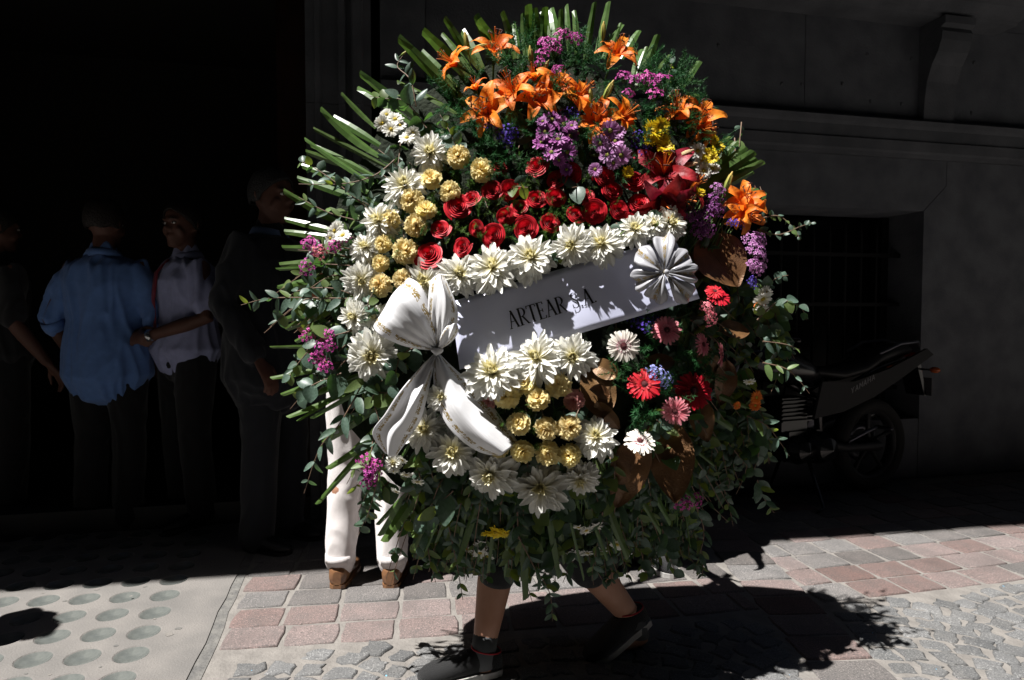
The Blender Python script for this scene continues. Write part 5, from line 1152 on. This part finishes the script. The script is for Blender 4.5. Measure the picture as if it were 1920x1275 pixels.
A = MB(); A.tube([(1.10,0,.92),(.85,0,.80),(.45,0,.62),(.42,0,.35)], [.03,.028,.028,.026], 10); A.tube([(1.10,0,.88),(.98,0,.45),(.70,0,.26),(.42,0,.30)], [.025]*4, 10); A.tube([(.45,.08,.64),(.05,.10,.80),(-.22,.07,.86)], .014, 8); A.tube([(.45,-.08,.64),(.05,-.10,.80),(-.22,-.07,.86)], .014, 8); mp('frame', A, MBK)
A = MB(); A.tube([(.56,-.13,.34),(.56,.13,.34)], .10, 18); A.tube([(.70,-.11,.33),(.70,.11,.33)], .085, 18); A.box(.52,.76,-.09,.09,.28,.44); A.box(.60,.80,-.07,.07,.44,.64)
for z in range(6): A.box(.585,.815,-.095,.095,.50+z*.024,.508+z*.024)
mp('engine', A, MBK, smooth=False)
A = MB(); A.tube([(0,-.09,.30),(.30,-.09,.31),(.44,-.06,.34)], [(.018,.028)]*3, 8); A.tube([(0,.09,.30),(.30,.09,.31),(.44,.06,.34)], [(.018,.028)]*3, 8); mp('swing_arm', A, MAL)
for sy in (-1, 1):
    A = MB(); A.tube([(1.12,sy*.07,.93),(WBS,sy*.07,.30)], [.022,.026], 10); mp('fork_leg', A, MST)
A = MB(); P = [[V(x, math.sin(a)*w, z+math.cos(a)*h) for a in [2*math.pi*i/16 for i in range(16)]] for x, w, h, z in ((.46,.02,.02,.74),(.50,.09,.06,.75),(.62,.13,.10,.80),(.80,.14,.12,.84),(.98,.12,.10,.87),(1.06,.05,.05,.88))]; A.grid(P, True); mp('fuel_tank', A, MBK)
A = MB(); P = []
for x, w, h, z in ((.60,.03,.015,.80),(.52,.10,.035,.79),(.35,.125,.045,.77),(.15,.12,.045,.80),(.0,.11,.05,.87),(-.15,.10,.05,.90),(-.30,.07,.04,.91),(-.36,.02,.02,.91)):
    P.append([V(x, math.cos(a)*w, z+math.sin(a)*h) for a in [2*math.pi*i/16 for i in range(16)]])
A.grid(P, True); mp('seat', A, SEATM)
for sy in (-1, 1):
    A = MB(); pts = [(.62,.52),(.56,.74),(.30,.73),(.0,.80),(-.34,.92),(-.40,.88),(-.12,.74),(.12,.63),(.38,.55)]
    A.prism([(x, sy*.125, z) for x, z in pts], (0, sy*.018, 0)); fo = mp('side_fairing', A, MGR if sy else MBK, smooth=False, bev=.008)
    A = MB(); A.tube([(.05,sy*.12,.90),(-.10,sy*.135,.955),(-.28,sy*.12,.965),(-.38,sy*.06,.93)], .011, 8); mp('grab_rail', A, MST)
    A = MB(); A.tube([(-.38,sy*.05,.78),(-.40,sy*.13,.78)], .007, 6); A.ball((-.40,sy*.155,.78), (.025,.035,.02), 10, 1); mp('indicator', A, [MBK, MOR])
    A = MB(); A.tube([(1.06,sy*.03,.98),(1.02,sy*.20,1.02),(.96,sy*.34,1.0)], [.012,.012,.016], 8); mp('handlebar', A, MBK)
    A = MB(); A.tube([(1.0,sy*.25,1.02),(1.03,sy*.30,1.14)], .005, 6); A.ball((1.02,sy*.31,1.16), (.012,.055,.032), 12); mp('mirror', A, MBK)
    A = MB(); A.tube([(.30,sy*.12,.36),(.20,sy*.16,.42),(.10,sy*.15,.44)], .010, 8); A.tube([(.10,sy*.14,.44),(.10,sy*.24,.44)], .012, 8); mp('foot_peg', A, MST)
A = MB(); A.tube([(.75,-.06,.30),(.60,-.14,.22),(.35,-.15,.26),(-.05,-.16,.42),(-.24,-.16,.47)], [.02,.02,.024,.045,.042], 14); A.tube([(-.24,-.16,.47),(-.27,-.16,.48)], .030, 12, cap=False); mp('exhaust', A, MBK)
A = MB(); A.prism([(.40,-.172,.33),(.32,-.172,.45),(.22,-.172,.43),(.28,-.172,.30)], (0,-.006,0)); mp('heat_shield', A, MST, smooth=False)
A = MB(); A.box(-.41,-.36,-.07,.07,.83,.89); mp('tail_light', A, MRD, smooth=False, bev=.01)
A = MB(); A.prism([(-.34,-.06,.84),(-.44,-.07,.60),(-.46,-.07,.60),(-.37,-.06,.86)], (0,.13,0)); mp('mudguard', A, MBK, smooth=False)
A = MB(); A.box(-.475,-.468,-.09,.09,.60,.72); mp('number_plate', A, mat('dark_plate', (.05,.05,.055), .4), smooth=False)
A = MB(); A.box(-.47,-.45,-.02,.02,.735,.765); mp('reflector', A, MOR, smooth=False, bev=.004)
A = MB(); A.ball((1.26,0,.86), (.09,.11,.12), 16); mp('headlight', A, MBK); A = MB(); A.ball((1.32,0,.86), (.05,.09,.10), 16); mp('headlight_glass', A, mat('clear_lens', (.3,.3,.32), .08, spec=.7))
A = MB(); P = [[V(WBS+math.cos(a)*.325, y, .30+math.sin(a)*.325) for a in [R(30)+R(120)*i/14 for i in range(15)]] for y in (-.06,-.03,.03,.06)]; A.grid(P); o = mp('front_mudguard', A, MBK); o.modifiers.new('s','SOLIDIFY').thickness = .004
A = MB(); A.tube([(.62,.10,.27),(.66,.26,.02),(.72,.27,.008)], [.011,.010,.009], 8); mp('kickstand', A, MBK)
A = MB(); A.tube([(.62,-.10,.27),(.60,-.22,.03),(.56,-.24,.006)], [.011,.010,.009], 8); mp('kickstand', A, MBK)
# maker's name on the tail fairing, block capitals
BL5 = {'Y': [[(0,1),(.2,1),(.38,.6),(.28,.45)],[(.6,1),(.8,1),(.5,.45),(.32,.55)],[(.3,0),(.5,0),(.5,.55),(.3,.55)]], 'A': [[(0,0),(.2,0),(.5,1),(.33,1)],[(.6,0),(.8,0),(.5,1),(.36,.9)],[(.15,.25),(.65,.25),(.6,.4),(.2,.4)]], 'M': [[(0,0),(.18,0),(.18,1),(0,1)],[(.72,0),(.9,0),(.9,1),(.72,1)],[(.18,1),(.18,.7),(.45,.2),(.45,.5)],[(.72,1),(.72,.7),(.45,.2),(.45,.5)]], 'H': [[(0,0),(.18,0),(.18,1),(0,1)],[(.62,0),(.8,0),(.8,1),(.62,1)],[(.18,.42),(.62,.42),(.62,.58),(.18,.58)]]}
for sy in (-1, 1):
    x = 0
    for n_, c in enumerate('YAMAHA'):
        A = MB()
        for q_, pl in enumerate(BL5[c]): A.poly([(.30-(x+px)*.036*1 if sy > 0 else .04+(x+px)*.036, sy*(.1452+.0002*q_), 0) for px, py in pl])
        A = MB()
        for q_, pl in enumerate(BL5[c]):
            pp = []
            for px, py in pl:
                s = (x+px)*.0345; X_ = .33-s if sy > 0 else .13+s; Z_ = (.655+(.33-X_)*.42)+py*.035; pp.append((X_, sy*(.1452+.0002*q_), Z_))
            A.poly(pp)
        mp('letter', A, MSI, smooth=False); x += 1.0
